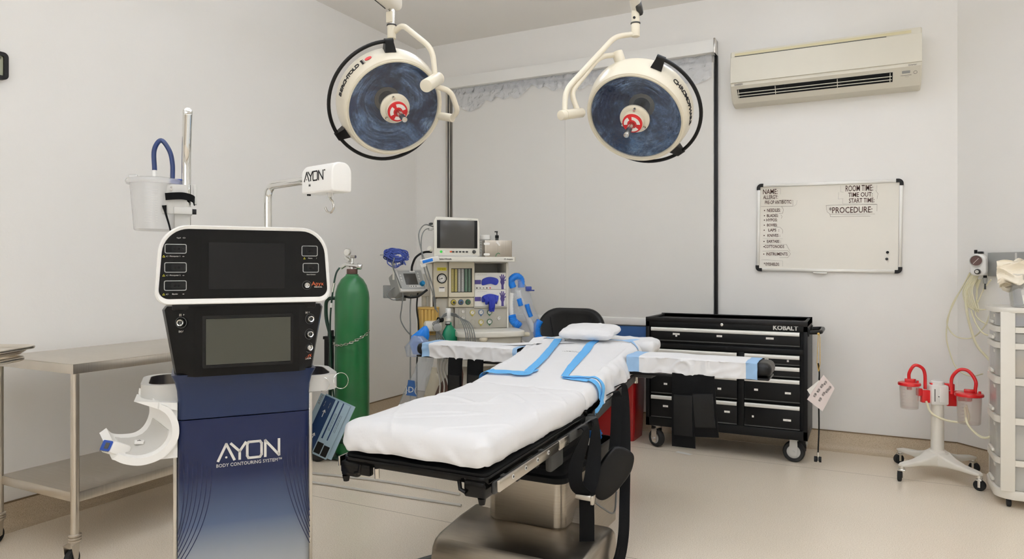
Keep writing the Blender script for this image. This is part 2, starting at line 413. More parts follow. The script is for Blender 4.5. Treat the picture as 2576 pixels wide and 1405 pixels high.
    def build(s, name, parent=None, smooth=38, label=None):
        me = bpy.data.meshes.new(name); s.bm.to_mesh(me); s.bm.free()
        for n in s.mats: me.materials.append(MATS[n])
        if smooth:
            for p in me.polygons: p.use_smooth = True
            me.set_sharp_from_angle(angle=R(smooth))
        o = bpy.data.objects.new(name, me); COL.objects.link(o)
        if parent is not None: o.parent = parent
        if label: o['label'] = label
        return o
def thing(name, label, cat, loc=(0, 0, 0), rz=0, group=None):
    o = bpy.data.objects.new(name, None); COL.objects.link(o); o.empty_display_size = 0.05
    o.location = loc; o.rotation_euler = (0, 0, R(rz)); o['label'] = label; o['category'] = cat
    if group: o['group'] = group
    return o
def tag(o, label, cat, group=None, loc=None, rz=None):
    o['label'] = label; o['category'] = cat
    if group: o['group'] = group
    if loc is not None: o.location = loc
    if rz is not None: o.rotation_euler = (0, 0, R(rz))
    return o
def struct(o): o['kind'] = 'structure'; return o
def copy_tree(o, parent=None):
    c = o.copy(); COL.objects.link(c); c.parent = parent
    for ch in list(o.children): copy_tree(ch, c)
    return c
# ------------------------------------------------------------ room shell
XL, YB, ZC = -3.682, 5.308, 3.273
XR, YF = 2.3, -1.7
CH0 = (0.535, YB); CH1 = (XR, YB - (XR - 0.535) * 1.0257)      # angled wall runs from CH0 to CH1
def wall(name, x0, x1, y0, y1, z0=0, z1=ZC): return struct(MB('wall_paint').bb(x0, x1, y0, y1, z0, z1).build(name, smooth=0))
poly = [(XL, YF), (XR, YF), CH1, CH0, (XL, YB)]
struct(MB('floor_vinyl').prism([(XL - .15, YF - .15), (XR + .15, YF - .15), (XR + .15, YB + .15), (XL - .15, YB + .15)], -0.1, 0).build('floor', smooth=0))
struct(MB('ceiling_paint').prism([(XL - .15, YF - .15), (XR + .15, YF - .15), (XR + .15, YB + .15), (XL - .15, YB + .15)], ZC, ZC + 0.1).build('ceiling', smooth=0))
wall('wall_left', XL - .15, XL, YF - .15, YB)
wall('wall_front', XL, XR, YF - .15, YF)
wall('wall_far_right', XR, XR + .15, YF, CH1[1])
WX0, WX1, WZ0, WZ1 = -3.2, -1.06, 1.0, 2.82
b = MB('wall_paint')
b.bb(XL - .15, WX0, YB, YB + .15, 0, ZC).bb(WX1, CH0[0], YB, YB + .15, 0, ZC).bb(WX0, WX1, YB, YB + .15, 0, WZ0).bb(WX0, WX1, YB, YB + .15, WZ1, ZC)
struct(b.build('wall_back', smooth=0))
L = math.hypot(CH1[0] - CH0[0], CH1[1] - CH0[1]); A = math.degrees(math.atan2(CH1[1] - CH0[1], CH1[0] - CH0[0]))
wr = struct(MB('wall_paint').bb(0, L, 0, .15, 0, ZC).build('wall_right', smooth=0)); wr.location = (CH0[0], CH0[1], 0); wr.rotation_euler = (0, 0, R(A))
# coved skirting
def cove(name, p0, p1, side):
    p0, p1 = Vector(p0 + (0,)), Vector(p1 + (0,)); d = (p1 - p0).normalized(); nrm = Vector((-d.y, d.x, 0)) * side
    pr = [(0, 0.13), (0.004, 0.13), (0.004, 0.045), (0.007, 0.03), (0.014, 0.016), (0.028, 0.006), (0.05, 0.002), (0.05, 0), (0, 0)]
    b = MB('cove_vinyl')
    b.loft([[p + nrm * u + Vector((0, 0, v)) for u, v in pr] for p in (p0, p1)])
    b.loft([[p + nrm * u + Vector((0, 0, v)) for u, v in ((0, .129), (.0075, .129), (.0075, .136), (0, .136))] for p in (p0, p1)], m='cap_strip')
    return struct(b.build(name, smooth=30))
cove('baseboard_left', (XL, YB), (XL, YF), 1)
cove('baseboard_back', (CH0[0], YB), (XL, YB), 1)
cove('baseboard_right', CH1, CH0, 1)
cove('baseboard_far_right', (XR, YF), (XR, CH1[1]), 1)
# window behind the blind
wn = thing('window_1', 'wide window in the back wall, covered by the white roller blind', 'window', (0, YB, 0)); struct(wn)
b = MB('white_plastic'); t = 0.05
b.bb(WX0, WX1, .05, .11, WZ0, WZ0 + t).bb(WX0, WX1, .05, .11, WZ1 - .012, WZ1).bb(WX0, WX0 + t, .05, .11, WZ0, WZ1).bb(WX1 - t, WX1, .05, .11, WZ0, WZ1).bb(-2.15, -2.10, .05, .11, WZ0, WZ1)
b.build('window_frame', wn)
MB('window_glass').bb(WX0 + t, WX1 - t, .078, .084, WZ0 + t, WZ1 - .012).build('pane', wn)
# glowing frosted window added behind the camera as frontal fill light
wn = thing('fill_window', 'wide glowing frosted window added behind the camera as fill light', 'window', (-.1, YF, 1.75)); struct(wn)
MB('white_plastic').ring(rrect(3.3, 1.7, .01, 2), rrect(3.16, 1.56, .01, 2), -.03, .0, RX(90)).build('window_frame', wn)
mat('fill_pane', (1, 1, 1, 1), 0.5, emit=((.95, 1.0, 1.07), FILL_WINDOW_STRENGTH))
MB('fill_pane').bb(-1.58, 1.58, .004, .012, -.78, .78).build('pane', wn)
# roller blind
bl = thing('roller_blind', 'large white roller blind with a clear crinkled film strip under its cassette', 'blind', (0, YB, 0))
b = MB('white_plastic')
b.bb(-3.36, -0.985, -.10, -.002, 2.842, 2.94, .006)
b.bb(-0.988, -0.975, -.105, -.001, 2.835, 2.945, .002, m='satin_chrome')
b.build('cassette', bl)
b = MB('blind_fabric')
b.bb(-3.27, -2.19, -.036, -.034, .87, 2.79).bb(-2.21, -1.0, -.033, -.031, .87, 2.79)
b.build('fabric', bl)
MB('white_plastic').bb(-3.27, -1.0, -.044, -.026, .815, .872, .006).build('bottom_bar', bl)
MB('satin_chrome').bb(-3.335, -3.29, -.05, -.002, .5, 2.842, .004).bb(-3.312, -3.298, -.054, -.05, .5, 2.842, m='screen_dark_grey').build('side_rail', bl)
MB('black_plastic').bb(-0.995, -0.972, -.03, -.002, .30, 2.836, .002).build('side_seal', bl, label='black side channel')
def film(u, v):
    x = -3.27 + 2.26 * u; z = 2.84 - (0.05 + 0.17 * (0.45 + 0.9 * noise.noise(Vector((x * 3.1, 3, 0))) + .35 * noise.noise(Vector((x * 11, 8, 0))))) * v
    q = Vector((x * 9, z * 9, 0))
    return (x, -.052 - 0.014 * abs(noise.noise(q)) - 0.012 * noise.noise(q * 2.7), z)
m = MATS['bag_film']
MB('crinkled_film').sheet(film, 260, 22).build('plastic_film', bl, smooth=12)
# low blue panel under the blind
b = MB('wall_blue').bb(-2.3, -1.30, -.03, -.001, .55, .805, .004)
for x in (-1.45, -1.9, -2.25): b.cyl((x, -.0335, .745), (x, -.03, .745), .007, m='white_ink', seg=12)
tag(b.build('wall_board'), 'dark blue board fixed low on the wall under the roller blind', 'panel', loc=(0, YB, 0))

# ------------------------------------------------------------ unseen suspended lights, added to brighten ceiling and walls
for (x, y) in ((-1.9, 0.0), (-0.1, 0.5), (-1.95, 2.3), (-0.15, 2.6), (1.45, 2.1)):
    t = thing('fill_ceiling_light', 'suspended white up-and-down fill light added under the ceiling, above the frame', 'ceiling light', (x, y, ZC), 0, 'added suspended fill lights above the frame')
    b = MB('white_plastic'); b.ring(rrect(.34, 1.30, .01, 2), rrect(.32, 1.28, .01, 2), -.50, -.445)
    for yy in (-.5, .5): b.cyl((0, yy, -.45), (0, yy, 0), .004, seg=8)
    b.build('frame', t, smooth=0)
    if 'diffuser' not in MATS: mat('diffuser', (1, 1, 1, 1), 0.6, emit=(LAMP_COL, LAMP_STRENGTH))
    MB('diffuser').bb(-.158, .158, -.638, .638, -.497, -.47).build('diffuser', t, smooth=0)
    if 'uplight' not in MATS: mat('uplight', (1, 1, 1, 1), 0.6, emit=(LAMP_COL, UP_STRENGTH))
    MB('uplight').bb(-.15, .15, -.63, .63, -.46, -.448).build('uplight', t, smooth=0)

for (x, y) in ((-2.25, 3.75), (-0.55, 4.15)):  # unseen flush panels, added to brighten the back of the room
    t = thing('fill_panel_light', 'square flush fill light panel added just above the frame', 'ceiling light', (x, y, ZC), 0, 'added flush fill light panels')
    MB('white_plastic').ring(rrect(.62, .62, .01, 2), rrect(.56, .56, .01, 2), -.02, -.001).build('frame', t, smooth=0)
    if 'panel_diffuser' not in MATS: mat('panel_diffuser', (1, 1, 1, 1), 0.6, emit=(LAMP_COL, FILL_PANEL_STRENGTH))
    MB('panel_diffuser').bb(-.28, .28, -.28, .28, -.016, -.01).build('diffuser', t, smooth=0)

# ------------------------------------------------------------ wall clock at the far left
ck = thing('wall_clock', 'black framed digital clock on the left wall, cut by the photo edge', 'clock', (XL + .001, 1.755, 2.222), 90)
b = MB('black_plastic'); P = rrect(.24, .13, .022, 5); b.ring(P, rrect(.20, .094, .008, 5), -.026, 0, RX(90) @ Matrix.Diagonal((1, 1, -1, 1)) @ Matrix()); b.build('frame', ck)
b = MB('lcd').bb(-.101, .101, -.016, -.002, -.048, .048)
b.text('10:16', .07, T(.0, -.0165, .004) @ FRONT, 'ink'); b.text('AM', .016, T(.08, -.0165, .035) @ FRONT, 'ink'); b.build('display', ck)

# ------------------------------------------------------------ split air conditioner
ac = thing('air_conditioner', 'aged off-white wall-mounted split air conditioner high on the back wall', 'air conditioner', (-.263, YB, 2.44))
hw = .588
prof = [(0, .355), (-.17, .36), (-.196, .352), (-.205, .33), (-.215, .13), (-.212, .105), (-.195, .09), (-.155, .03), (-.12, .0), (-.02, -.012), (0, -.01)]
b = MB('aged_plastic')
b.loft([[(x, y * s, z * s + (1 - s) * .18) for y, z in prof] for x, s in ((-hw, .97), (-hw + .008, 1), (hw - .008, 1), (hw, .97))])
b.build('casing', ac, smooth=30)
b = MB('aged_plastic'); b.loft([[(x, -.216, .125), (x, -.206, .312), (x, -.214, .309), (x, -.224, .128)] for x in (-hw + .004, hw - .002)])
b.build('front_panel', ac, smooth=20)
b = MB('aged_yellow'); b.loft([[(x, -.200, .318), (x, -.198, .340), (x, -.2045, .338), (x, -.2075, .319)] for x in (-hw + .03, hw - .06)])
b.bb(-hw + .03, hw - .2, -.2088, -.2, .3135, .3165, m='dark_grey'); b.build('intake_slot', ac)
# outlet on the sloping underside
def slope(x, s, off=0.0):   # along the slanted underside, s from top to bottom
    return (x, -.195 + .04 * s - off * .832, .09 - .06 * s - off * .555)
b = MB('black_matte'); b.raw([slope(-.545, .08, .0015), slope(.425, .08, .0015), slope(.425, .97, .0015), slope(-.54, .97, .0015)], [(0, 1, 2, 3)]); b.build('outlet', ac, label='dark air outlet')
b = MB('aged_plastic')
for s_ in (.45, .75):
    b.tube([slope(-.54, s_, .006), slope(.42, s_ - .01, .006)], .0028, 6)
for x in (-.29, .10, .41, -.535): b.tube([slope(x, .12, .005), slope(x, .92, .005)], .0025, 6)
b.build('louvre', ac)
b = MB('grey_ink')
b.text('inverter', .015, T(.535, -.2165, .113) @ FRONT, 'grey_ink')
MS = frame((0, 0, 0), (0, -.75, -.66), (1, 0, 0))
def sl(x, s): return Matrix.Translation(slope(x, s, .002)) @ MS
b.prism(rrect(.045, .018, .002, 2), 0, .001, sl(.50, .2), 'grey_plastic'); b.strokes([[(-.03, 0), (.03, 0)]], .002, sl(.50, .5), 'grey_ink'); b.text('------', .012, sl(.505, .62), 'grey_ink')
b.build('control_panel', ac)
b = MB('grey_ink'); b.text('DAIKIN', .017, T(-.53, -.2165, .113) @ FRONT, 'grey_ink', bold=.0003); b.build('logo', ac)
b = MB('grey_ink'); b.ring(circ(.011, 20), circ(.009, 20), 0, .001, sl(.552, .3), 'grey_ink'); b.build('power_button', ac)

# ------------------------------------------------------------ whiteboard
wb = thing('whiteboard', 'aluminium framed whiteboard with black corners and handwritten surgical checklist', 'whiteboard', (-.237, YB - .001, 1.5455)); wb.rotation_euler = (0, R(.85), 0)
W2, H2 = .45, .302
MB('whiteboard').bb(-W2 + .006, W2 - .006, -.012, -.001, -H2 + .006, H2 - .006).build('panel', wb)
b = MB('silver_trim')
for z in (-H2, H2): b.bb(-W2, W2, -.02, 0, z - .011, z + .011, .004)
for x in (-W2, W2): b.bb(x - .011, x + .011, -.02, 0, -H2, H2, .004)
b.build('frame', wb)
b = MB('black_plastic')
for sx in (-1, 1):
    for sz in (-1, 1):
        q = [(0, 0), (0, .013)]
        P = [(-.013 + .032 * (1 - math.sin(a)), .013 - .032 * (1 - math.cos(a))) for a in (R(0), R(22), R(45), R(68), R(90))]
        P = [(-.012, .03), (-.012, -.014 + .028), ] ;
        arc = [(.018 - .032 * math.cos(R(a)), -.018 + .032 * math.sin(R(a))) for a in range(0, 91, 15)]
        pg = [(-.014, -.03)] + [(x_, y_) for x_, y_ in arc] + [(.03, .014), (.03, -.010), (.011, -.010), (.010, -.012), (.010, -.03)]
        pg = [(sx * -x_ * 1.0, sz * y_) for x_, y_ in pg]
        b.prism(pg, .0, .024, T(sx * (W2 - .0), 0, sz * (H2 - .0)) @ FRONT)
b.build('corner_cap', wb)
def wv(X, Y):   # position on the board face
    return (-.45 + (X - 140) / 1950 * .9, .302 - (Y - (152 - .0315 * (X - 140))) / (1125 + 80 * (X - 140) / 1940) * .604)
b = MB('brown_ink')
def wtxt(body, X0, X1, Y, h, m='brown_ink', rot=0):
    x0, z = wv(X0, Y); x1, z1 = wv(X1, Y); sz = h / 1150 * .6 * 1.38
    b.text(body, sz, T((x0 + x1) / 2, -.0126, (z + z1) / 2) @ FRONT @ RZ(rot), m, sx=(x1 - x0) / (len(body) * sz * .62), bold=.0005)
wtxt('NAME:', 190, 425, 232, 70); wtxt('ALLERGY:', 190, 440, 305, 55); wtxt('PRE-OP ANTIBIOTIC:', 190, 665, 372, 50)
for s_, x1, y, h in (('NEEDLES:', 480, 482, 45), ('BLADES:', 450, 553, 40), ('HYPOS:', 430, 612, 40), ('BOVIES:', 440, 680, 38), ('LAPS  :', 490, 748, 40), ('KNIVES :', 495, 820, 40), ('EARTABS :', 500, 900, 40), ('COTTONOIDS', 515, 970, 42), ('INSTRUMENTS:', 600, 1070, 42)):
    wtxt(s_, 245, x1, y, h); x, z = wv(228, y); b.cyl((x, -.0122, z), (x, -.0132, z), .0042, seg=10)
wtxt('* EYESHIELDS:', 195, 495, 1208, 42)
b.build('handwriting', wb); b = MB('brown_ink')
wtxt('ROOM TIME:', 1345, 1750, 190, 80); wtxt('TIME OUT:', 1375, 1755, 275, 60); wtxt('START TIME:', 1375, 1790, 352, 60); wtxt('*PROCEDURE:', 1125, 1750, 480, 80)
def wst(P, wd=.0012, m='brown_ink'):
    b.strokes([[wv(*p) for p in q] for q in P], wd, T(0, -.0122, 0) @ FRONT, m)
wst([[(175, 428), (640, 425), (640, 345), (480, 340)], [(480, 430), (505, 470), (495, 520), (440, 522)], [(380, 700), (460, 708), (500, 745), (495, 790)], [(210, 1030), (580, 1025), (618, 1065), (580, 1115), (460, 1115)],
     [(470, 935), (555, 940), (610, 1030)], [(1110, 415), (1785, 402), (1785, 495)], [(1105, 415), (1120, 500), (1160, 530), (1165, 565), (1700, 560)], [(1160, 535), (1760, 530)], [(1765, 215), (1795, 260), (1785, 330)], [(470, 540), (488, 565), (475, 590)]])
wst([[(190, 190), (460, 190), (460, 265)], [(1300, 150), (1300, 235), (1340, 240)], [(210, 860), (500, 862)], [(190, 1145), (505, 1160), (505, 1235)], [(1275, 240), (1270, 330), (1340, 325)], [(700, 345), (690, 400), (650, 430)], [(1780, 150), (1780, 220)], [(1330, 330), (1330, 395), (1780, 400)], [(210, 935), (470, 935)]], .0008, 'grey_ink')
b.build('handwriting', wb)
x, z = wv(1925, 1052); b = MB('black_plastic').cyl((x, -.012, z), (x, -.020, z), .009, bev=.002); tag(b.build('magnet'), 'round black magnet on the whiteboard, upper of the two', 'magnet', 'whiteboard magnets', (-.237, YB - .001, 1.5455))
x, z = wv(1915, 1140); b = MB('black_plastic').cyl((x, -.012, z), (x, -.020, z), .009, bev=.002); tag(b.build('magnet'), 'round black magnet on the whiteboard, lower of the two', 'magnet', 'whiteboard magnets', (-.237, YB - .001, 1.5455))
b = MB('silver_trim'); b.bb(-.08, .01, -.03, 0, -H2 - .024, -H2 - .012, .003); b.build('pen_clip', wb)
# ------------------------------------------------------------ body contouring tower
tw = thing('equipment_tower', 'navy to grey upright electrosurgery tower with two black screens in the foreground', 'medical tower', (-1.95, 1.764, 0), 51.8)
def plan(hw, f, bk, r=.02, n=4):   # rounded plan outline, front at y=f
    return [(x, y) for x, y in rrect(2 * hw, bk - f, (r, r, r, r), n, 0, (bk + f) / 2)]
b = MB('tower_fade')
b.loft([[(x, y, z) for x, y in plan(.218, 0, .34, .022)] for z in (.07, .738)]); 
nm = 'navy_line'
def pt(x, z): return (x, z)
for side in (-1, 1):
    for i in range(7):
        q = 1 - .105 * i; pp = []
        for k in range(15):
            t = k / 14; z = .565 - .33 * t
            x0 = (.112 + .106 * t ** 2.3) if side < 0 else (.125 + .093 * t ** 1.7)
            x = .218 - (.218 - x0) * q if True else x0
            z2 = .565 - (.565 - z) * (1 - .06 * i) + .01 * i * (1 - t)
            if side > 0: z2 = z2 + .02
            pp.append((side * min(x + .004 * i * (1 - t), .2175), z2))
        b.strokes([pp], .0028, T(0, -.0005, 0) @ FRONT, nm, .0008)
b.build('column_door', tw, smooth=30)
# logo as pen strokes, matching the printed wordmark
def logo(b, M, w, m, wd, tm=True):   # AYON in width w, baseline 0
    h = w * .27; s = w
    A = [[(0, 0), (.125 * s, h), (.25 * s, 0)]]
    Y = [[(.20 * s, h), (.335 * s, h * .48), (.335 * s, 0)], [(.335 * s, h * .48), (.43 * s, h)]]
    O = [[(.455 * s, h * .15), (.455 * s, h * .85), (.475 * s, h), (.66 * s, h), (.685 * s, h * .85), (.685 * s, h * .15), (.66 * s, 0), (.475 * s, 0), (.455 * s, h * .15)]]
    N = [[(.745 * s, 0), (.745 * s, h), (.97 * s, 0), (.97 * s, h)]]
    b.strokes(A + Y + O + N, wd, M, m, .0008)
    b.prism(circ(wd * .45, 10, .125 * s, h * .18), 0, .0008, M, m)
    if tm: b.text('™', w * .09, M @ T(w * 1.04, h * .92, 0), m)
b = MB('white_ink')
logo(b, T(-.091, -.0012, .589) @ FRONT @ Matrix.Shear('XY', 4, (0, 0)), .208, 'white_ink', .0085, False)
b.text('BODY CONTOURING SYSTEM™', .0165, T(.012, -.0012, .5715) @ FRONT, 'white_ink', sx=.92)
b.build('logo', tw, smooth=0)
b = MB('navy')
secs = []
for z, hw, f in ((.742, .218, 0), (.80, .218, 0), (.84, .221, -.004), (.87, .227, -.012), (.89, .236, -.024), (.897, .238, -.028)):
    secs.append([(x, y, z) for x, y in plan(hw, f, .34, .02)])
b.loft(secs); b.build('upper_shroud', tw, smooth=30)
MB('dark_grey').bb(-.23, .23, -.03, .36, .02, .07, .02).build('base', tw)
b = MB('satin_chrome').bb(-.233, -.219, .03, .33, .05, .80, .003).bb(.219, .233, .03, .33, .05, .80, .003); b.build('side_panel', tw)
cs = None
for (x, y) in ((-.19, .02), (.19, .02), (-.19, .31), (.19, .31)):
    b = MB('rubber').cyl((x - .012, y, .02), (x + .012, y, .02), .02, bev=.004); b.build('caster', tw)
# lower generator: facetted black front, tapering to the bottom

b = MB('black_gloss')
def fpl(s, z, dz=0): return [(-.27 * s, .02, z), (-.262 * s, .0, z), (-.165, -.045, z), (.175, -.045, z), (.262 * s, -.01, z), (.27 * s, .01, z), (.262 * s, .30, z), (-.262 * s, .30, z)]
b.loft([fpl(.84, .892), fpl(.85, .902), fpl(.985, 1.118), fpl(.955, 1.130)]); b.build('lower_generator', tw, smooth=20)
g1 = [o for o in tw.children if o.name.startswith('lower_generator')][0]
b = MB('black_plastic'); b.ring(rrect(.296, .178, .004, 2, .006, 1.0085), rrect(.278, .160, .003, 2, .006, 1.0085), .044, .047, FRONT); b.build('bezel', g1)
MB('screen_grey').bb(-.131, .147, -.0462, -.044, .9305, 1.0865).build('screen', g1)
def wingy(x, z):
    s = .85 + (z - .902) / .216 * .135
    return -.045 + (.045) * max(0, (-x - .165) / (.262 * s - .165)) if x < 0 else -.045 + .035 * max(0, (x - .175) / (.262 * s - .175))
def port(b, x, z, r, ang, y, power=False):
    M = T(x, y, z) @ RZ(ang) @ FRONT
    b.ring(circ(r * 1.55, 28), circ(r * 1.38, 28), 0, .002, M, 'dark_grey')
    b.lathe([(r, 0), (r, .009), (r * .85, .012), (r * .62, .010), (r * .55, .002), (0, .002)], M, 24, 'chrome')
    b.lathe([(r * .5, .0025), (r * .42, .008), (0, .008)], M, 16, 'red_label' if False else ('light_grey' if power else 'dark_grey'))
b = MB('chrome'); port(b, -.207, 1.076, .0125, -24, wingy(-.207, 1.076) - .002); b.build('socket', g1)
b = MB('chrome'); port(b, .214, 1.076, .0125, 21, wingy(.214, 1.076) - .002); b.build('socket', g1)
b = MB('chrome'); port(b, .212, 1.021, .0125, 23, wingy(.212, 1.021) - .002); b.build('socket', g1)
b = MB('chrome'); port(b, .211, .972, .0115, 26, wingy(.211, .972) - .002, True); b.build('power_button', g1)
b = MB('orange')
def wl(x, z, a):
    dy = (wingy(x + .01, z) - wingy(x - .01, z)) / .02
    return T(x, wingy(x, z) - .0012, z) @ RZ(math.degrees(math.atan(dy))) @ FRONT
b.text('Apyx', .020, wl(.204, .944, 14), 'orange'); b.text('MEDICAL', .008, wl(.207, .932, 14), 'white_ink')
b.text('[i]  >', .009, wl(-.205, 1.102, -14), 'white_ink'); b.text('(o) /', .009, wl(-.208, 1.046, -14), 'white_ink'); b.text('[s]  >', .008, wl(.206, 1.100, 14), 'white_ink')
b.text('(/)', .007, wl(.214, 1.048, 14), 'grey_ink'); b.text('(/)', .007, wl(.213, .998, 14), 'grey_ink')
b.build('marking', g1, smooth=0)
# upper generator: white shell around a black face
def ushape(d=0.0, db=0.0):
    hb, ht, z0, z1 = .287 - d, .270 - d, 1.138 + d + db, 1.404 - d
    P = rrect(2 * hb, z1 - z0, (.042 - d * .7, .092 - d * .9, .092 - d * .9, .042 - d * .7), 9, -.002, (z0 + z1) / 2)
    return [(x * (1 - (1 - ht / hb) * (z - z0) / (z1 - z0)), z) for x, z in P]
b = MB('white_plastic')
o0, i0 = ushape(), ushape(.013, .006)
n = len(o0)
secs = [[(x * s, y, 1.27 + (z - 1.27) * s) for x, z in o0] for y, s in ((.27, .93), (.22, .98), (.10, 1.0), (-.055, 1.0), (-.066, .992), (-.070, .975))]
secs.append([(x, -.066, z) for x, z in i0]); secs.append([(x, -.052, z) for x, z in i0])
b.loft(secs); b.build('upper_generator', tw, smooth=35)
g2 = [o for o in tw.children if o.name.startswith('upper_generator')][0]
b = MB('black_gloss'); b.prism(ushape(.0135, .006), .050, .0655, FRONT); b.build('front_face', g2, smooth=30)
b = MB('screen_black'); b.prism(rrect(.292, .205, .003, 2, .0, 1.265), .066, .068, FRONT); 
b.prism(rrect(.245, .158, .002, 2, .0, 1.268), .068, .0685, FRONT, 'screen_dark_grey' if False else 'black_plastic'); b.build('screen', g2)
for k, (x0, x1, z0, z1) in enumerate(((-.256, -.190, 1.308, 1.340), (-.257, -.190, 1.245, 1.279), (-.258, -.190, 1.185, 1.219), (.18, .236, 1.302, 1.340), (.184, .240, 1.244, 1.278))):
    b = MB('dark_grey'); cx_, cz_ = (x0 + x1) / 2, (z0 + z1) / 2; w_, h_ = x1 - x0, z1 - z0
    b.ring(rrect(w_, h_, .006, 4, cx_, cz_), rrect(w_ - .005, h_ - .005, .004, 4, cx_, cz_), .066, .0675, FRONT, 'grey_plastic')
    b.prism(rrect(w_ - .005, h_ - .005, .004, 4, cx_, cz_), .0655, .0660, FRONT, 'black_matte')
    b.prism(rrect(w_ * .62, h_ * .6, .004, 4, cx_ + w_ * .12, cz_), .066, .0665, FRONT, 'black_plastic')
    for j in range(3 if k < 2 else 2): b.prism(circ(.0042 - .0008 * j, 14, cx_ + w_ * (-.02 + .17 * j), cz_), .0665, .067, FRONT, 'black_gloss')
    b.build('socket', g2)
b = MB('white_ink'); 
def uf(x, z): return T(x, -.0662, z) @ FRONT
for z, s_ in ((1.299, 'Monopolar 1'), (1.236, 'Monopolar 2'), (1.174, 'Bipolar')):
    b.text(s_, .0062, uf(-.225, z), 'white_ink'); b.text('v( \\', .006, uf(-.248, z), 'white_ink'); b.text('-o-', .006, uf(-.200, z), 'white_ink'); b.strokes([[(-.0035, -.003), (0, .003), (.0035, -.003), (-.0035, -.003)]], .0008, uf(-.2585, z), 'yellow_label')
b.text('Plasma', .0055, uf(.21, 1.295), 'white_ink'); b.text('Smart Connect', .005, uf(.213, 1.237), 'white_ink')
b.strokes([[(-.003, -.003), (0, .003), (.003, -.003), (-.003, -.003)]], .0007, uf(.19, 1.295), 'yellow_label'); b.text('/', .007, uf(.232, 1.295), 'white_ink')
b.text('<o>  <>', .008, uf(-.207, 1.360), 'white_ink')
b.text('Apyx', .020, uf(.236, 1.204), 'orange'); b.text('MEDICAL', .0068, uf(.238, 1.192), 'white_ink')
b.build('marking', g2, smooth=0)
b = MB('chrome'); port(b, .198, 1.199, .0105, 0, -.067, True); b.build('power_button', g2)
MB('black_plastic').bb(-.235, .235, -.035, .26, 1.118, 1.15, .004).build('spacer', tw)
# wrap-around handle rail with silver inside, at the top of the column
b = MB('light_grey'); o_, i_ = rrect(.672, .30, .075, 8, 0, .19), rrect(.626, .254, .06, 8, 0, .19)
b.ring(o_, i_, .80, .858, None, 'light_grey'); b.build('handle_rail', tw, smooth=30)
b = MB('brushed_steel').ring(rrect(.632, .262, .062, 8, 0, .19), rrect(.622, .25, .06, 8, 0, .19), .802, .857); b.build('rail_liner', tw)
# half-pipe handpiece cradle on the left
far = [(-.345, .818), (-.321, .812), (-.311, .768), (-.314, .735), (-.33, .702), (-.357, .683), (-.396, .681), (-.427, .688), (-.443, .707)]
near = [(-.275, .785), (-.253, .766), (-.238, .735), (-.236, .695), (-.252, .660), (-.285, .635), (-.328, .626), (-.367, .635), (-.392, .647)]
b = MB('white_plastic')
F = spline([(x, .15, z) for x, z in far], 5); N = spline([(x, .0, z) for x, z in near], 5)
secs = []
for k, (f, n_) in enumerate(zip(F, N)):
    t = k / (len(F) - 1); i0_, i1_ = max(k - 1, 0), min(k + 1, len(F) - 1)
    tf = (F[i1_] - F[i0_]).normalized(); out = Vector((-tf.z, 0, tf.x)) * (-1)
    th = -(.020 + .006 * t)
    secs.append([f + out * 0, f * .96 + n_ * .04 - out * 0, f * .04 + n_ * .96 - out * 0, n_, n_ + out * th, f + out * th])
b.loft(secs); b.build('cradle', tw, smooth=50)
b = MB('light_grey')
A_ = []; secs = []
for k in range(14, 36, 3):
    f, n_ = F[k], N[k]; tf = (F[k + 1] - F[k - 1]).normalized(); out = Vector((-tf.z, 0, tf.x)) * (-1)
    secs.append([f * .8 + n_ * .2 + out * .003, f * .12 + n_ * .88 + out * .003, f * .12 + n_ * .88 - out * .006, f * .8 + n_ * .2 - out * .006])
b.loft(secs); b.build('cradle_lining', tw, smooth=50)
# solid body under the half pipe, joined to the column
b = MB('white_plastic')
pg = [(-.386, .650), (-.400, .664), (-.362, .640), (-.325, .612), (-.282, .622), (-.250, .65), (-.234, .69), (-.236, .74), (-.253, .785), (-.225, .80), (-.219, .78), (-.219, .615), (-.357, .606)]
pg = [(-.388, .648), (-.357, .612), (-.219, .612), (-.219, .80), (-.250, .782), (-.233, .745), (-.229, .700), (-.245, .652), (-.280, .624), (-.328, .614), (-.367, .626)]
b.prism(pg, -.13, -.015, RX(90))
b.prism([(-.35, .815), (-.219, .80), (-.219, .775), (-.27, .78)], -.16, -.01, RX(90))
b.build('cradle_body', tw, smooth=40)
b = MB('white_plastic'); M = T(-.404, .035, .658) @ RZ(-50) @ RX(-28)
b.box((0, 0, 0), (.056, .075, .042), .010, M); b.prism(rrect(.046, .034, .005, 4), .037, .039, M @ RX(90), 'blue_plastic'); b.prism(rrect(.020, .020, .002, 2, .004, 0), .039, .0395, M @ RX(90), 'screen_dark_grey')
b.text('Renuvion', .012, M @ T(.0, -.0382, -.016) @ FRONT, 'grey_ink'); b.build('control_pod', tw, smooth=40)
b = MB('white_plastic'); Mm = frame((-.338, .075, .6635), (.1, -.1, 1), (1, 0, 0)); b.prism(rrect(.03, .022, .005, 4), -.004, .006, Mm, bev=.001); b.strokes([[(-.006, -.004), (0, .004), (.005, -.003)], [(0, .004), (0, -.004)]], .0012, Mm @ T(0, 0, .006), 'ink'); b.build('cradle_badge', tw)
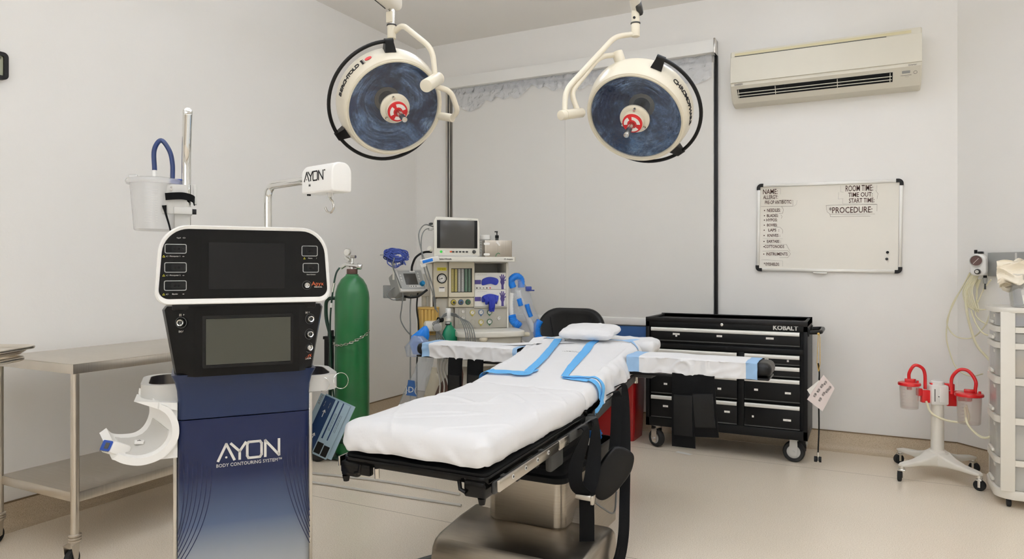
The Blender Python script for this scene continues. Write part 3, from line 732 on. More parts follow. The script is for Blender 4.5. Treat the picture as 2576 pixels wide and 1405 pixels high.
# poles
b = MB('chrome'); b.tube(fillet([(-.193, .27, .80), (-.193, .27, 1.69), (-.188, .17, 1.825)], .10, 6), .0165, 20); b.ball((-.188, .168, 1.828), .0165, (1, .5, 1), m='chrome'); b.build('canister_pole', tw)
b = MB('chrome'); b.tube(fillet([(.098, .27, .80), (.098, .27, 1.583), (.223, .001, 1.584)], .055, 8), .0155, 20); b.build('weigh_pole', tw)
HM = T(.098, .27, 0) @ RZ(-65)
Mx_ = Matrix(((0, 0, 1, 0), (1, 0, 0, 0), (0, 1, 0, 0), (0, 0, 0, 1)))
b = MB('white_plastic'); b.prism(rrect(.084, .104, (.008, .036, .036, .008), 8, .004, 1.580), .293, .479, HM @ Mx_, bev=.006, seg=3)
b.cyl((.28, 0, 1.584), (.295, 0, 1.584), .021, M=HM, seg=24); b.cyl((.313, -.02, 1.532), (.313, -.02, 1.522), .007, M=HM, m='black_plastic', seg=12)
logo(b, HM @ T(.312, -.0382, 1.572) @ FRONT, .118, 'ink', .0046, True); b.text('lift', .012, HM @ T(.345, -.0382, 1.556) @ FRONT, 'ink')
b.build('weigh_head', tw, smooth=40)
b = MB('chrome'); b.cyl((.415, .0, 1.530), (.415, .0, 1.512), .013, .009, m='frosted_plastic', M=HM); b.tube(spline([(.415, .0, 1.525), (.415, 0, 1.508), (.429, 0, 1.494), (.435, 0, 1.474), (.419, 0, 1.458), (.397, 0, 1.462), (.385, 0, 1.478)], 6), .0042, 12, M=HM, m='satin_chrome'); b.build('hook', tw)
# bracket on the canister pole
b = MB('light_grey'); b.bb(-.278, -.19, .23, .24, 1.46, 1.57, .003).bb(-.235, -.172, .225, .30, 1.46, 1.487, .004).bb(-.232, -.18, .25, .26, 1.41, 1.47, .002).bb(-.17, -.157, .26, .30, 1.50, 1.575, .003)
b.cyl((-.243, .228, 1.558), (-.243, .232, 1.558), .004, m='chrome', seg=12); b.cyl((-.243, .228, 1.548), (-.243, .232, 1.548), .004, m='chrome', seg=12)
b.build('pole_bracket', tw)
b = MB('black_webbing'); b.ribbon(spline([(-.262, .222, 1.522), (-.23, .214, 1.525), (-.20, .218, 1.526), (-.17, .25, 1.52), (-.163, .27, 1.505)], 5), (0, 0, 1), .026, .003); b.cyl((-.172, .262, 1.472), (-.158, .262, 1.472), .010, seg=12, m='black_plastic')
b.ribbon([(-.266, .225, 1.49), (-.262, .225, 1.465), (-.250, .22, 1.42), (-.243, .2, 1.39)], (1, 0, 0), lambda t: .016 - .010 * min(1, t * 2.5), .003); b.build('strap', tw)

# suction canister held by the pole
cn = thing('suction_canister', 'frosted white suction canister with a dark blue hose loop behind the tower', 'canister', (0, 0, 0))
Mt = tw.matrix_basis.copy(); Mt = Matrix.Translation((-1.95, 1.764, 0)) @ RZ(51.8)
p = Mt @ Vector((-.300, .30, 1.40)); cn.location = p; cn.rotation_euler = (0, 0, R(51.8))
b = MB('frosted_plastic'); b.lathe([(0, 0), (.066, 0), (.070, .004), (.084, .175), (.083, .175), (.068, .006), (0, .004)], None, 40)
for k in range(14): b.strokes([[(-.03, 0), (.012, 0)]], .0006, T(0, -.0705 - .0008 * k, .03 + .009 * k) @ FRONT, 'light_grey')
b.build('vessel', cn)
b = MB('frosted_plastic'); b.lathe([(.080, .172), (.095, .172), (.098, .180), (.094, .190), (.075, .195), (0, .197)], None, 40); b.bb(-.085, -.055, -.02, .01, .19, .205, .004).bb(-.05, -.02, -.03, 0, .19, .2, .004)
b.cyl((.0, -.01, .192), (.0, -.01, .232), .009, .007, m='white_plastic'); b.build('lid', cn)
b = MB('blue_hose'); b.tube(spline([(.0, -.01, .225), (-.001, -.01, .30), (.022, -.01, .338), (.050, -.012, .30), (.060, -.013, .25), (.060, -.013, .185)], 8), .0085, 14); b.bb(.052, .105, -.03, 0, .165, .195, .003, m='blue_plastic'); b.build('hose', cn)

# laminated instruction cards hung from rings on the right of the rail
ir = MB('chrome'); p0 = Mt @ Vector((.275, .045, .845))
rg = MB('chrome'); rg.tube([p0 + Vector((.02 * math.cos(a), .010 * math.cos(a), .026 * math.sin(a) - .022)) for a in [k * math.pi / 12 for k in range(24)]], .0016, 6, closed=True)
rg.tube([p0 + Vector((.05, .04, 0)) + Vector((.022 * math.cos(a), .016 * math.cos(a), .03 * math.sin(a) - .01)) for a in [k * math.pi / 12 for k in range(24)]], .0012, 6, closed=True)
tag(rg.build('key_ring'), 'thin metal rings looped round the right handle of the tower', 'ring')
cdT, cdR, cdB = Vector((-1.902, 2.119, .800)), Vector((-1.815, 2.163, .714)), Vector((-1.902, 2.119, .500))
lx = (cdR - cdB).normalized(); ly = cdT - cdR; ly = (ly - lx * ly.dot(lx)).normalized(); lz = lx.cross(ly)
Lc, Wc = .232, .128
def card_frame(off):
    m_ = Matrix((lx, ly, lz)).transposed().to_4x4(); m_.translation = (cdR + cdB) / 2 + Vector((.012 * off, .016 * off, -.004 * off)); return m_
sg = 1 if lz.y < 0 else -1
for off in (0, 1):
    Mc = card_frame(off); M2 = Mc @ T(0, 0, .0014 * sg) @ (Matrix() if sg > 0 else RX(180)); s2 = sg
    b = MB('card_pale'); b.prism([(-Lc / 2, 0), (Lc / 2, 0), (Lc / 2, Wc), (-Lc / 2, Wc)], -.0008, .0008, Mc, 'card_pale')
    if off == 0:
        def cb(x0, x1, y0, y1, m, d=1): b.prism([(x0, y0), (x1, y0), (x1, y1), (x0, y1)], .0008 * sg, (.0008 + .0003 * d) * sg, Mc, m)
        cb(-Lc / 2, Lc / 2, .064, .108, 'card_blue'); cb(-.045, Lc / 2, .048, .054, 'card_blue'); cb(-.045, Lc / 2, .026, .031, 'card_blue')
        cb(-.108, -.062, .034, .060, 'black_plastic', 2); cb(-.110, -.066, .006, .030, 'black_plastic', 2)
        for yy in (.043, .038, .021, .015): b.text('------ ---- ------- ---- ------', .0075, M2 @ T(.03, yy * s2, 0), 'ink')
        b.text('AYON', .014, M2 @ T(.093, .118 * s2, 0), 'grey_ink'); b.text('--- ---- ---', .009, M2 @ T(-.01, .118 * s2, 0), 'ink')
        for xx in (.045, -.055): b.strokes([[(xx - .012, .086 * s2), (xx + .016, .086 * s2)], [(xx + .008, .081 * s2), (xx + .017, .086 * s2), (xx + .008, .091 * s2)]], .0025, M2, 'white_ink')
        for yy in (.098, .078): b.text('---- ----', .008, M2 @ T(.085, yy * s2, 0), 'white_ink'); b.text('--- ----', .008, M2 @ T(-.09, yy * s2, 0), 'white_ink')
        tag(b.build('instruction_card', smooth=0), 'blue and grey laminated instruction card hanging in front, beside the tower', 'card', 'laminated cards on the ring')
    else:
        tag(b.build('instruction_card', smooth=0), 'pale laminated card hanging just behind the blue instruction card', 'card', 'laminated cards on the ring')
# ------------------------------------------------------------ operating table
OX, OY = -1.365, 2.9
def rbox(b, hx, hy, hz, r, nx, ny, nz, disp=None, M=None, m=None, skipbottom=False, rb=None):
    # densely divided rounded box, corners rounded by r, then displaced
    b2 = bmesh.new(); V = {}
    def vert(p):
        k = (round(p[0], 5), round(p[1], 5), round(p[2], 5))
        if k not in V:
            q = Vector(p); rz_ = min(r, hz)
            inner = Vector((max(-hx + r, min(hx - r, q.x)), max(-hy + r, min(hy - r, q.y)), max(-hz + rz_, min(hz - rz_, q.z))))
            d = q - inner; d = Vector((d.x / r, d.y / r, d.z / rz_))
            if d.length > 1e-9: d.normalize(); q = inner + Vector((d.x * r, d.y * r, d.z * rz_))
            if disp: q = q + disp(q)
            V[k] = b2.verts.new(q)
        return V[k]
    def face(o, u, v, nu, nv):
        o, u, v = Vector(o), Vector(u), Vector(v)
        for i in range(nu):
            for j in range(nv):
                try: b2.faces.new([vert(o + u * (a / nu) + v * (c / nv)) for a, c in ((i, j), (i + 1, j), (i + 1, j + 1), (i, j + 1))])
                except ValueError: pass
    face((-hx, -hy, hz), (2 * hx, 0, 0), (0, 2 * hy, 0), nx, ny)
    if not skipbottom: face((-hx, -hy, -hz), (2 * hx, 0, 0), (0, 2 * hy, 0), nx, ny)
    for sy in (-1, 1): face((-hx, sy * hy, -hz), (2 * hx, 0, 0), (0, 0, 2 * hz), nx, nz)
    for sx in (-1, 1): face((sx * hx, -hy, -hz), (0, 2 * hy, 0), (0, 0, 2 * hz), ny, nz)
    bmesh.ops.recalc_face_normals(b2, faces=b2.faces)
    return b.add(b2, M, m)
ot = thing('operating_table', 'stainless steel operating table with tilted back section and black side rails', 'operating table', (OX, OY, 0))
# base
b = MB('base_steel')
def base_sec(y, x0, x1, z0, z1, r): return [(x, y, z) for x, z in rrect(x1 - x0, z1 - z0, (.004, r, r, .004), 5, (x0 + x1) / 2, (z0 + z1) / 2)]
secs = []
for y, z1 in ((-.46, .075), (-.452, .115), (-.435, .136), (-.40, .148), (-.25, .168), (-.12, .175), (-.10, .165), (-.09, .12)):
    secs.append(base_sec(y + .0, -.25, .43, .035, z1, .03))
# the front bows outward towards the middle
secs = [[(x, y - (.05 * (1 - ((x - .09) / .36) ** 2) if y < -.3 else 0), z) for x, y, z in q] for q in secs]
b.loft(secs); b.loft([base_sec(y, -.21, .315, .07, z1, .03) for y, z1 in ((-.14, .17), (-.10, .225), (.20, .25), (.24, .235), (.25, .20))]); b.build('base_cover', ot, smooth=30)
MB('black_plastic').bb(-.235, .41, -.46, -.10, .0, .036, .006).bb(-.19, .29, -.12, .22, .0, .072, .006).build('base_skirt', ot)
b = MB('base_steel')
b.loft([[(x, y, z) for x, y in rrect(.36 * q, .32 * q, .045, 6, .07, -.08)] for z, q in ((.15, .9), (.168, .9), (.169, .97), (.178, 1.0), (.366, 1.0))])
b.build('column', ot, smooth=30)
b = MB('black_matte'); b.loft([[(x, y, z) for x, y in rrect(.37 * s, .33 * s, .05, 6, .07, -.08)] for z, s in ((.36, 1.0), (.385, 1.03), (.39, .92), (.41, .88), (.415, .95), (.43, .88), (.435, .83), (.455, .82), (.46, .88), (.475, .80), (.52, .78), (.56, .7))])
b.build('bellows', ot, smooth=20)
b = MB('base_steel'); b.bb(-.12, .30, .09, .26, .24, .32, .02).build('rear_housing', ot)
b = MB('black_matte'); b.bb(-.08, .20, -.10, .12, .30, .60, .02).build('lift_column', ot)
# frame sections: leg section (foot to hinge), back section tilted 8.5 degrees
ML = T(0, -.97, .588) @ RX(2.2)                       # origin at foot edge, local y towards hinge
MBk = T(0, -.07, .632) @ RX(8.6)
b = MB('black_plastic')
b.prism(rrect(.592, .90, .03, 5, 0, .45), -.022, .004, ML, 'black_gloss', bev=.005)
b.prism(rrect(.575, .88, .02, 4, 0, .45), .003, .012, ML, 'black_matte')
b.build('leg_section', ot)
b = MB('black_plastic'); b.prism(rrect(.58, .86, .03, 5, 0, .44), -.03, .004, MBk, 'black_gloss', bev=.005); b.build('back_section', ot)
# cast corners and side bars of the leg section
b = MB('black_gloss')
for sx in (-1, 1):
    b.bb(sx * .215, sx * .29, -.012, .012, -.062, -.008, .008, ML).bb(sx * .262, sx * .292, -.01, .86, -.066, -.012, .010, ML)
    b.cyl((sx * .276, .0, -.062), (sx * .276, .0, -.082), .014, .010, M=ML, seg=14)
    b.tube([(sx * .20, -.012, -.01), (sx * .205, -.014, -.038), (sx * .225, -.014, -.045)], .007, 8, M=ML)
b.bb(-.29, -.16, -.014, .01, -.05, -.01, .006, ML); b.cyl((-.14, 0, -.02), (-.14, 0, -.055), .009, M=ML, seg=12, m='satin_chrome')
b.build('foot_casting', ot, smooth=40)
def rail(x, y0, y1, M, mm, name, lab=None, holes=True):
    b = MB(mm); s = 1 if x > 0 else -1
    b.bb(x - .005, x + .005, y0, y1, -.042, -.006, .002, M)
    if holes:
        k = int((y1 - y0) / .105)
        for j in range(1, k + 1):
            y = y0 + j * (y1 - y0) / (k + 1)
            b.cyl((x + s * .0052, y, -.02), (x + s * .007, y, -.02), .0085, .0075, seg=14, M=M, m='light_grey'); b.cyl((x + s * .0070, y, -.02), (x + s * .0075, y, -.02), .004, seg=10, M=M, m='black_matte')
        for y in (y0 + .3 * (y1 - y0), y0 + .62 * (y1 - y0)): b.bb(x - .02 * s, x + .002 * s, y - .012, y + .012, -.05, -.03, .002, M, m='black_plastic')
    return b.build(name, ot, label=lab)
rail(.325, .02, .50, ML, 'satin_chrome', 'side_rail'); rail(-.325, .02, .50, ML, 'satin_chrome', 'side_rail')
b = MB('dark_grey')
for s in (-1, 1):
    for y in (.1, .4): b.bb(s * .285, s * .322, y - .012, y + .012, -.04, -.012, .002, ML)
b.bb(.270, .302, .04, .84, -.062, -.02, .006, ML, m='dark_grey'); b.build('rail_bracket', ot)
rail(.325, .51, .60, ML, 'satin_chrome', 'side_rail', holes=False); rail(.322, .62, .88, ML, 'dark_grey', 'side_rail', 'dark grey rail', holes=False); rail(-.325, .51, .88, ML, 'satin_chrome', 'side_rail', holes=False)
rail(.318, .02, .40, MBk, 'dark_grey', 'side_rail', 'dark grey rail', holes=False); rail(.318, .42, .80, MBk, 'dark_grey', 'side_rail', 'dark grey rail', holes=False); rail(-.318, .02, .80, MBk, 'dark_grey', 'side_rail', 'dark grey rail', holes=False)
b = MB('dark_grey')
for y in (.03, .36, .45, .75):
    for s in (-1, 1): b.bb(s * .285, s * .316, y - .012, y + .012, -.045, -.015, .002, MBk)
b.cyl((.29, -.01, -.04), (.335, -.01, -.04), .03, M=MBk, seg=20, bev=.004); b.cyl((-.29, -.01, -.04), (-.335, -.01, -.04), .03, M=MBk, seg=20, bev=.004)
b.build('hinge', ot)
b = MB('dark_grey'); b.bb(.27, .30, .50, .62, -.13, -.03, .01, ML).bb(-.26, .26, .30, .9, -.06, -.024, .01, ML, m='black_matte').bb(-.22, .24, .0, .5, -.10, -.032, .01, MBk, m='black_matte')
b.build('under_frame', ot)
# mattress hidden below the sheets
b = MB('black_vinyl'); b.bb(-.26, .26, .04, .86, .014, .085, .02, ML); b.build('leg_mattress', ot)
b = MB('black_vinyl'); b.bb(-.26, .26, .05, .82, .008, .06, .02, MBk); b.build('back_mattress', ot)

# arm boards
def arm(side):
    s = side; b = MB('black_gloss'); x0, x1 = .295, .975
    M = T(0, .47, .742) @ RX(0)
    b.bb(s * x0, s * x1, .0, .185, 0, .012, .005, M).bb(s * (x0 + .0), s * (x0 + .12), .05, .14, -.035, .0, .006, M, m='dark_grey').cyl((s * (x0 + .02), .09, -.07), (s * (x0 + .02), .09, -.02), .016, M=M, seg=16, m='satin_chrome')
    b.bb(s * (x0 + .01), s * (x0 + .30), -.002, .004, -.012, .0, .002, M, m='black_plastic')
    o = b.build('arm_board', ot)
    b = MB('black_vinyl'); rbox(b, .345, .095, .034, .03, 40, 12, 8, None, M @ T(s * .638, .095, .046))
    b.build('arm_pad', o)
    return o
arm(1); arm(-1)
# ------------------------------------------------------------ sheets, as thin cloth over the mattress
def ridge(p, ax, sc, w): # sharp fold lines
    v = noise.noise(Vector(p) * sc + Vector(ax)); return max(0, 1 - abs(v) / w)
def leg_disp(q):
    top = max(0, min(1, (q.z + .03) / .05)); low = 1 - top
    ex = max(0, abs(q.x) / .30 - .82) * 5; ey = max(0, (-q.y) / .46 - .86) * 7
    d = Vector((0, 0, 0))
    d.z += .006 * noise.noise(Vector((q.x * 3, q.y * 3, 1)))
    d.z += (.006 * ridge((q.x + q.y * .6, q.y * .35, 0), (3, 5, 2), 4.0, .05) + .005 * ridge((q.x * .5 - q.y * .8, q.x * .3, 0), (13, 5, 2), 5.0, .04)) * top
    # crown of the padding near the foot
    d.z += .010 * max(0, -q.y / .46) * top * (1 - (q.x / .3) ** 2) * .6
    # lower hem wobble, outward
    wob = noise.noise(Vector((q.x * 9, q.y * 9, 7)))
    if low > 0:
        fold = ridge((q.x * 1.0, q.y * 1.0, q.z * .4), (1, 9, 4), 11, .22)
        d += Vector((math.copysign(1, q.x) * min(1, ex), 0, 0)) * (.007 * fold + .006 * wob) * low
        d += Vector((0, -1, 0)) * (.011 * ridge((q.x + q.z * .8, 0, q.z * .3), (1, 2, 4), 7, .2) + .012 * wob) * low * min(1, ey)
        d.z += .008 * noise.noise(Vector((q.x * 7, q.y * 7, 2))) * low * low
    # gathered corner at the right foot
    c = math.exp(-((q.x - .27) ** 2 + (q.y + .44) ** 2) / .004)
    d += Vector((.012, -.012, .004)) * c * (.5 + .5 * ridge((q.x - q.y, q.z * .6, 0), (4, 4, 4), 12, .25))
    c2 = math.exp(-((q.x + .28) ** 2 + (q.y + .44) ** 2) / .006)
    d += Vector((-.012, -.008, -.004)) * c2 * (.5 + .5 * ridge((q.x + q.y, q.z, 0), (8, 4, 1), 10, .25))
    return d
b = MB('sheet'); rbox(b, .296, .462, .058, .052, 70, 100, 14, leg_disp, skipbottom=True)
o = b.build('fitted_sheet', smooth=60)
tag(o, 'smooth white sheet wrapped over the flat leg section of the operating table', 'sheet', loc=(OX, OY - .515, .6665)); o.rotation_euler = (R(.7), 0, 0)
def back_disp(q):
    d = Vector((0, 0, 0)); low = max(0, min(1, (.03 - q.z) / .05))
    d.z += .006 * noise.noise(Vector((q.x * 4, q.y * 4, 5))) + .002 * ridge((q.x * .3, q.y, 0), (1, 1, 1), 4, .07)
    fold = ridge((q.x * .5, q.y, q.z * .5), (6, 2, 4), 12, .3)
    d.x += math.copysign(1, q.x) * (.009 * fold + .010 * noise.noise(Vector((q.y * 9, q.z * 8, 3)))) * low * (abs(q.x) > .25)
    d.z += -.012 * low * (.5 + noise.noise(Vector((q.y * 6, 3, 3))))
    d.x += -math.copysign(1, q.x) * .03 * max(0, (q.y - .2) / .26) ** 2 * (abs(q.x) > .2)
    return d
b = MB('underpad'); b.mats[0] = 'sheet'
rbox(b, .296, .455, .046, .042, 60, 90, 12, back_disp, skipbottom=True)
o = b.build('draw_sheet', smooth=60)
MS_ = T(OX, OY - .07, .632) @ RX(8.6) @ T(0, .435, .052)
o.matrix_world = MS_; tag(o, 'white sheet covering the raised back section of the operating table', 'sheet')
# end of the head section, wrapped in wrinkled white
b = MB('underpad'); rbox(b, .235, .10, .036, .034, 36, 18, 10, lambda q: Vector((.004 * noise.noise(q * 22), .004 * noise.noise(q * 19), .006 * noise.noise(q * 14) + .006 * ridge(q, (2, 2, 2), 12, .2))), skipbottom=False)
o = b.build('headrest_cover', smooth=60); o.matrix_world = T(OX + .105, OY + .905, .822) @ RX(4); tag(o, 'wrinkled white cover over the head end, behind the pillow', 'cover')

# underpads: thin sheets that follow the mattress surface; s is arc length across, t is length along
HX, RR, HZ = .296, .042, .046
def surf(s, t, lift=.004):
    a = abs(s); sg_ = 1 if s >= 0 else -1; flat = HX - RR
    if a <= flat: x, z, nx, nz = a, HZ, 0, 1
    else:
        th = (a - flat) / RR
        if th <= math.pi / 2: x, z, nx, nz = flat + RR * math.sin(th), HZ - RR + RR * math.cos(th), math.sin(th), math.cos(th)
        else: x, z, nx, nz = HX + .10 * (a - flat - RR * math.pi / 2), HZ - RR - (a - flat - RR * math.pi / 2), 1, 0
    base = back_disp(Vector((sg_ * x, t, z)))
    l = lift + (.006 + .006 * noise.noise(Vector((s * 22, t * 22, 3)))) * (.35 if a < flat else 1.2)
    return Vector((sg_ * x + sg_ * nx * l, t, z + nz * l)) + base
def lerp(a, b_, t): return a + (b_ - a) * t
def pad(name, quad, bw, label, seed):   # quad: corners (s,t) a b c d; border width fraction
    b = MB('underpad')
    def fn(u, v):
        s = lerp(lerp(quad[0][0], quad[1][0], u), lerp(quad[3][0], quad[2][0], u), v); t = lerp(lerp(quad[0][1], quad[1][1], u), lerp(quad[3][1], quad[2][1], u), v)
        e = .006 * noise.noise(Vector((s * 8, t * 8, seed)))
        return tuple(surf(s + e, t + e, .004 + .002 * (u > .9)))
    def mf(u, v):
        return 'pad_blue' if (v < bw[0] or u < bw[1] or u > 1 - bw[2]) else 'underpad'
    b.sheet(fn, 48, 56, .0012, mfn=mf)
    o = b.build(name, smooth=60); o.matrix_world = MS_
    return tag(o, label, 'underpad', 'underpads across the back section')
# local t: 0 at mattress middle; px-derived t' (from hinge) = t + .445
pad('underpad', [(-.37, -.29), (-.06, -.275), (-.165, .40), (-.42, .40)], (.06, .0, .0), 'white underpad with a blue edge over the left shoulder side of the table', 1).name
pad('underpad', [(.125, -.30), (.37, -.33), (.37, .40), (.03, .38)], (.05, .0, .0), 'white underpad with a blue edge over the right shoulder side of the table', 2)
# folded-over blue borders of the two pads
def strip(pts, w0, mtl, parent, seed, lift=.009):
    b = MB(mtl); P = spline([(p[0], p[1], 0) for p in pts], 10); n = len(P)
    def fn(u, v):
        k = min(n - 1, int(round(u * (n - 1)))); t_ = (P[min(k + 1, n - 1)] - P[max(k - 1, 0)]).normalized(); nn = Vector((-t_.y, t_.x, 0))
        w_ = w0(u) if callable(w0) else w0
        q = P[k] + nn * w_ * (v - .5) * (1 + .15 * noise.noise(Vector((u * 6, v, seed))))
        return tuple(surf(q.x, q.y, lift + .0015 * noise.noise(Vector((q.x * 40, q.y * 40, 1)))))
    b.sheet(fn, n - 1, 5, .001)
    o = b.build('blue_border', parent, smooth=60); return o
pads = [o for o in COL.objects if o.name.startswith('underpad')]
strip([(-.36, -.285), (-.25, -.300), (-.14, -.292), (-.062, -.288), (-.072, -.22), (-.10, 0), (-.14, .2), (-.175, .37)], lambda u: .026 + .018 * (u > .3), 'pad_blue', pads[0], 1)
strip([(.37, -.42), (.365, -.38), (.345, -.30), (.29, -.262), (.20, -.275), (.125, -.285)], .022, 'pad_blue', pads[1], 2)
strip([(.13, -.285), (.105, -.12), (.075, .1), (.045, .30), (.05, .38)], lambda u: .03 + .02 * math.sin(u * 3), 'pad_blue', pads[1], 3)
strip([(.30, .33), (.22, .405), (.08, .41)], .014, 'pad_pale_blue', pads[1], 5)
strip([(-.22, .38), (-.30, .38)], .02, 'pad_pale_blue', pads[0], 6)
b = MB('grey_ink')
for k in range(2):
    p = surf(-.01, .155 - .012 * k, .004); b.text('- --- -- ---- - -- ----' if k else '-- ---- --- --', .013, Matrix.Translation(p + Vector((0, 0, .002))) @ RX(0), 'grey_ink', sx=1.0)
o = b.build('sheet_print', [q for q in COL.objects if q.name == 'draw_sheet'][0], smooth=0)
# pillow
b = MB('underpad'); b.mats[0] = 'sheet'
def pdisp(q):
    e = (1 - (abs(q.x) / .155) ** 3) * (1 - (abs(q.y) / .115) ** 3); e = max(0, e)
    return Vector((0, 0, (q.z / .032) * .016 * (e - .75) + .003 * noise.noise(q * 18) + .0035 * ridge(q, (5, 5, 5), 9, .12))) + Vector((.008, 0, 0)) * noise.noise(Vector((q.y * 12, q.z * 12, 0)))
rbox(b, .155, .115, .032, .03, 36, 28, 10, pdisp)
o = b.build('pillow', smooth=60); o.matrix_world = T(-1.372, 3.668, .905) @ RZ(4) @ RX(7); tag(o, 'small flat white pillow at the head of the operating table', 'pillow')
# wrapped arm boards
def armwrap(side, label, left_band, right_band):
    b = MB('underpad'); L_ = .33
    def fn(u, v):   # u along the board, v round the top from front bottom to back bottom
        x = side * (.305 + .62 * u) if side > 0 else -(.305 + .62 * u)
        hem = .008 * noise.noise(Vector((u * 9, side * 3, 1)))
        a = v * 3.0
        if v < .3: y, z = -.012, .004 + hem + (.078 - hem) * v / .3
        elif v < .4: t = (v - .3) / .1 * math.pi / 2; y, z = -.012 + .02 * (1 - math.cos(t)), .078 + .006 * math.sin(t)
        elif v < .75: y, z = .008 + .165 * (v - .4) / .35, .084
        else: y, z = .175 + .014 * min(1, (v - .75) / .06), .084 - .07 * (v - .75) / .25
        f = ridge((x * 1.0, v * .25 - x * .2, 0), (side * 4, 1, 1), 13, .25) if v < .42 else ridge((x, v * .5, 0), (side * 2, 6, 1), 6, .05) * .25
        dy = -.008 * f - .006 * noise.noise(Vector((x * 14, v * 4, 2))) * (v < .42)
        return (x, y + dy, z + .0035 * noise.noise(Vector((x * 9, v * 7, 5))) + .002 * f * (v > .4))
    def mf(u, v): return 'pad_pale_blue' if (u < left_band or u > 1 - right_band) else 'underpad'
    b.sheet(fn, 110, 40, .0015, mfn=mf)
    o = b.build('arm_board_pad', smooth=60); o.location = (OX, OY + .47, .742)
    return tag(o, label, 'underpad', 'underpads wrapped on the arm boards')
armwrap(1, 'wrinkled white underpad with pale blue ends on the right arm board', .10, .085)
armwrap(-1, 'wrinkled white underpad with pale blue ends on the left arm board', .05, .085)
# arm straps hanging from the boards
def armstrap(cx, w, z1, y, label, tilt=0.0, m='black_vinyl'):
    b = MB('black_webbing')
    P = [(cx, y + .195, .756), (cx, y + .10, .762), (cx, y - .012, .752), (cx, y - .02, .73), (cx + tilt * .5, y - .026, (z1 + .74) / 2), (cx + tilt, y - .02, z1)]
    b.ribbon(spline(P[2:], 8), (1, 0, 0), w, .006)
    b.ribbon(spline([(p[0] + tilt * .1, p[1] - .006, p[2]) for p in spline(P[3:], 6)][3:-2], 2), (1, 0, 0), w * .8, .006, m=m)
    return tag(b.build('arm_strap', smooth=30), label, 'strap', 'black arm straps')
AY = OY + .47
armstrap(-.776, .112, .40, AY, 'long black fabric arm strap hanging left of the other on the right arm board')
armstrap(-.690, .118, .46, AY, 'shorter glossy black arm strap hanging nearer the outer end of the right arm board', .02)
armstrap(-2.06, .09, .42, AY, 'black arm strap hanging from the outer half of the left arm board')
armstrap(-1.93, .10, .46, AY, 'black arm strap hanging beside the table from the left arm board')
# patient straps over the right rail
rx = OX + .335
def sloop(pts, wd, w, name, label, extra=None, th=.004):
    b = MB('black_webbing'); b.ribbon(spline(pts, 8), wd, w, th)
    if extra: extra(b)
    return tag(b.build(name, smooth=30), label, 'strap', 'black patient straps on the right rail')
def buck(b):
    b.box((rx + .03, 2.612, .345), (.075, .03, .024), .006, T(0, 0, 0), 'satin_chrome'); b.box((rx + .07, 2.60, .343), (.012, .032, .036), .002, m='satin_chrome')
def tw_(t0, t1):   # strap turns from lying over the rail to hanging face-on
    return lambda t: Vector((0, 1, 0)).lerp(Vector((.85, .35, 0)), max(0, min(1, (t - t0) / (t1 - t0))))
sloop([(rx - .02, 2.66, .60), (rx + .012, 2.655, .612), (rx + .02, 2.65, .58), (rx + .0, 2.60, .48), (rx + .005, 2.585, .40), (rx + .03, 2.62, .35)], tw_(.3, .7), .055, 'patient_strap', 'black webbing strap with a steel buckle looped over the table rail', buck)
sloop([(rx - .02, 2.78, .60), (rx + .012, 2.775, .618), (rx + .02, 2.77, .58), (rx + .03, 2.72, .47), (rx + .04, 2.66, .40), (rx + .035, 2.625, .35), (rx + .035, 2.625, .24), (rx + .036, 2.62, .10), (rx + .036, 2.62, .01)], tw_(.2, .45), .06, 'patient_strap', 'black strap running down past its buckle to the floor')
sloop([(rx - .02, 3.05, .68), (rx + .014, 3.045, .695), (rx + .022, 3.04, .65), (rx + .03, 3.0, .50), (rx + .04, 2.93, .40)], tw_(.2, .6), .05, 'patient_strap', 'short black strap holding up the padded leg cuff')
sloop([(rx - .02, 3.16, .70), (rx + .016, 3.155, .712), (rx + .03, 3.14, .66), (rx + .07, 3.02, .46), (rx + .11, 2.88, .26), (rx + .13, 2.80, .14), (rx + .125, 2.74, .05), (rx + .09, 2.66, .006)], tw_(.15, .5), .045, 'patient_strap', 'long black strap hanging from the head side rail and curling onto the floor')
b = MB('black_vinyl')
pg = [(-.09, .10), (-.05, .15), (.05, .15), (.085, .09), (.088, .02), (.06, -.09), (.02, -.15), (-.03, -.155), (-.09, -.11), (-.105, -.02)]
P = spline([(x, y, 0) for x, y in pg], 5, closed=True)
b.prism([(p.x * .70, p.y * .78) for p in P], -.014, .014, T(rx + .065, 2.86, .375) @ RZ(30) @ FRONT @ RZ(-28), bev=.010, seg=3)
tag(b.build('leg_cuff', smooth=50), 'padded black leg cuff hanging below the table rail by straps', 'cuff')
# thin green gas hose by the base
b = MB('grey_cable'); b.tube(spline([(rx + .03, 2.66, .33), (rx + .06, 2.75, .26), (rx + .05, 2.92, .19), (rx + .0, 3.1, .22)], 8), .004, 8)
tag(b.build('thin_hose'), 'thin grey-green hose looping behind the straps beside the table base', 'hose')
# power cords on the floor
for k, (dy, lab) in enumerate(((0, 'grey power cord on the floor running to the table base, the upper one'), (-.03, 'grey power cord on the floor running to the table base, the lower one'))):
    b = MB('grey_cable'); b.tube(spline([(-1.60, 2.66 + dy, .012), (-1.70, 2.50 + dy, .007), (-1.78, 2.30 + dy, .007), (-1.9, 2.1 + dy, .007), (-2.1, 1.8 + dy * 3, .007)], 8), .0065, 10)
    tag(b.build('power_cord'), lab, 'cord', 'cords by the table base')
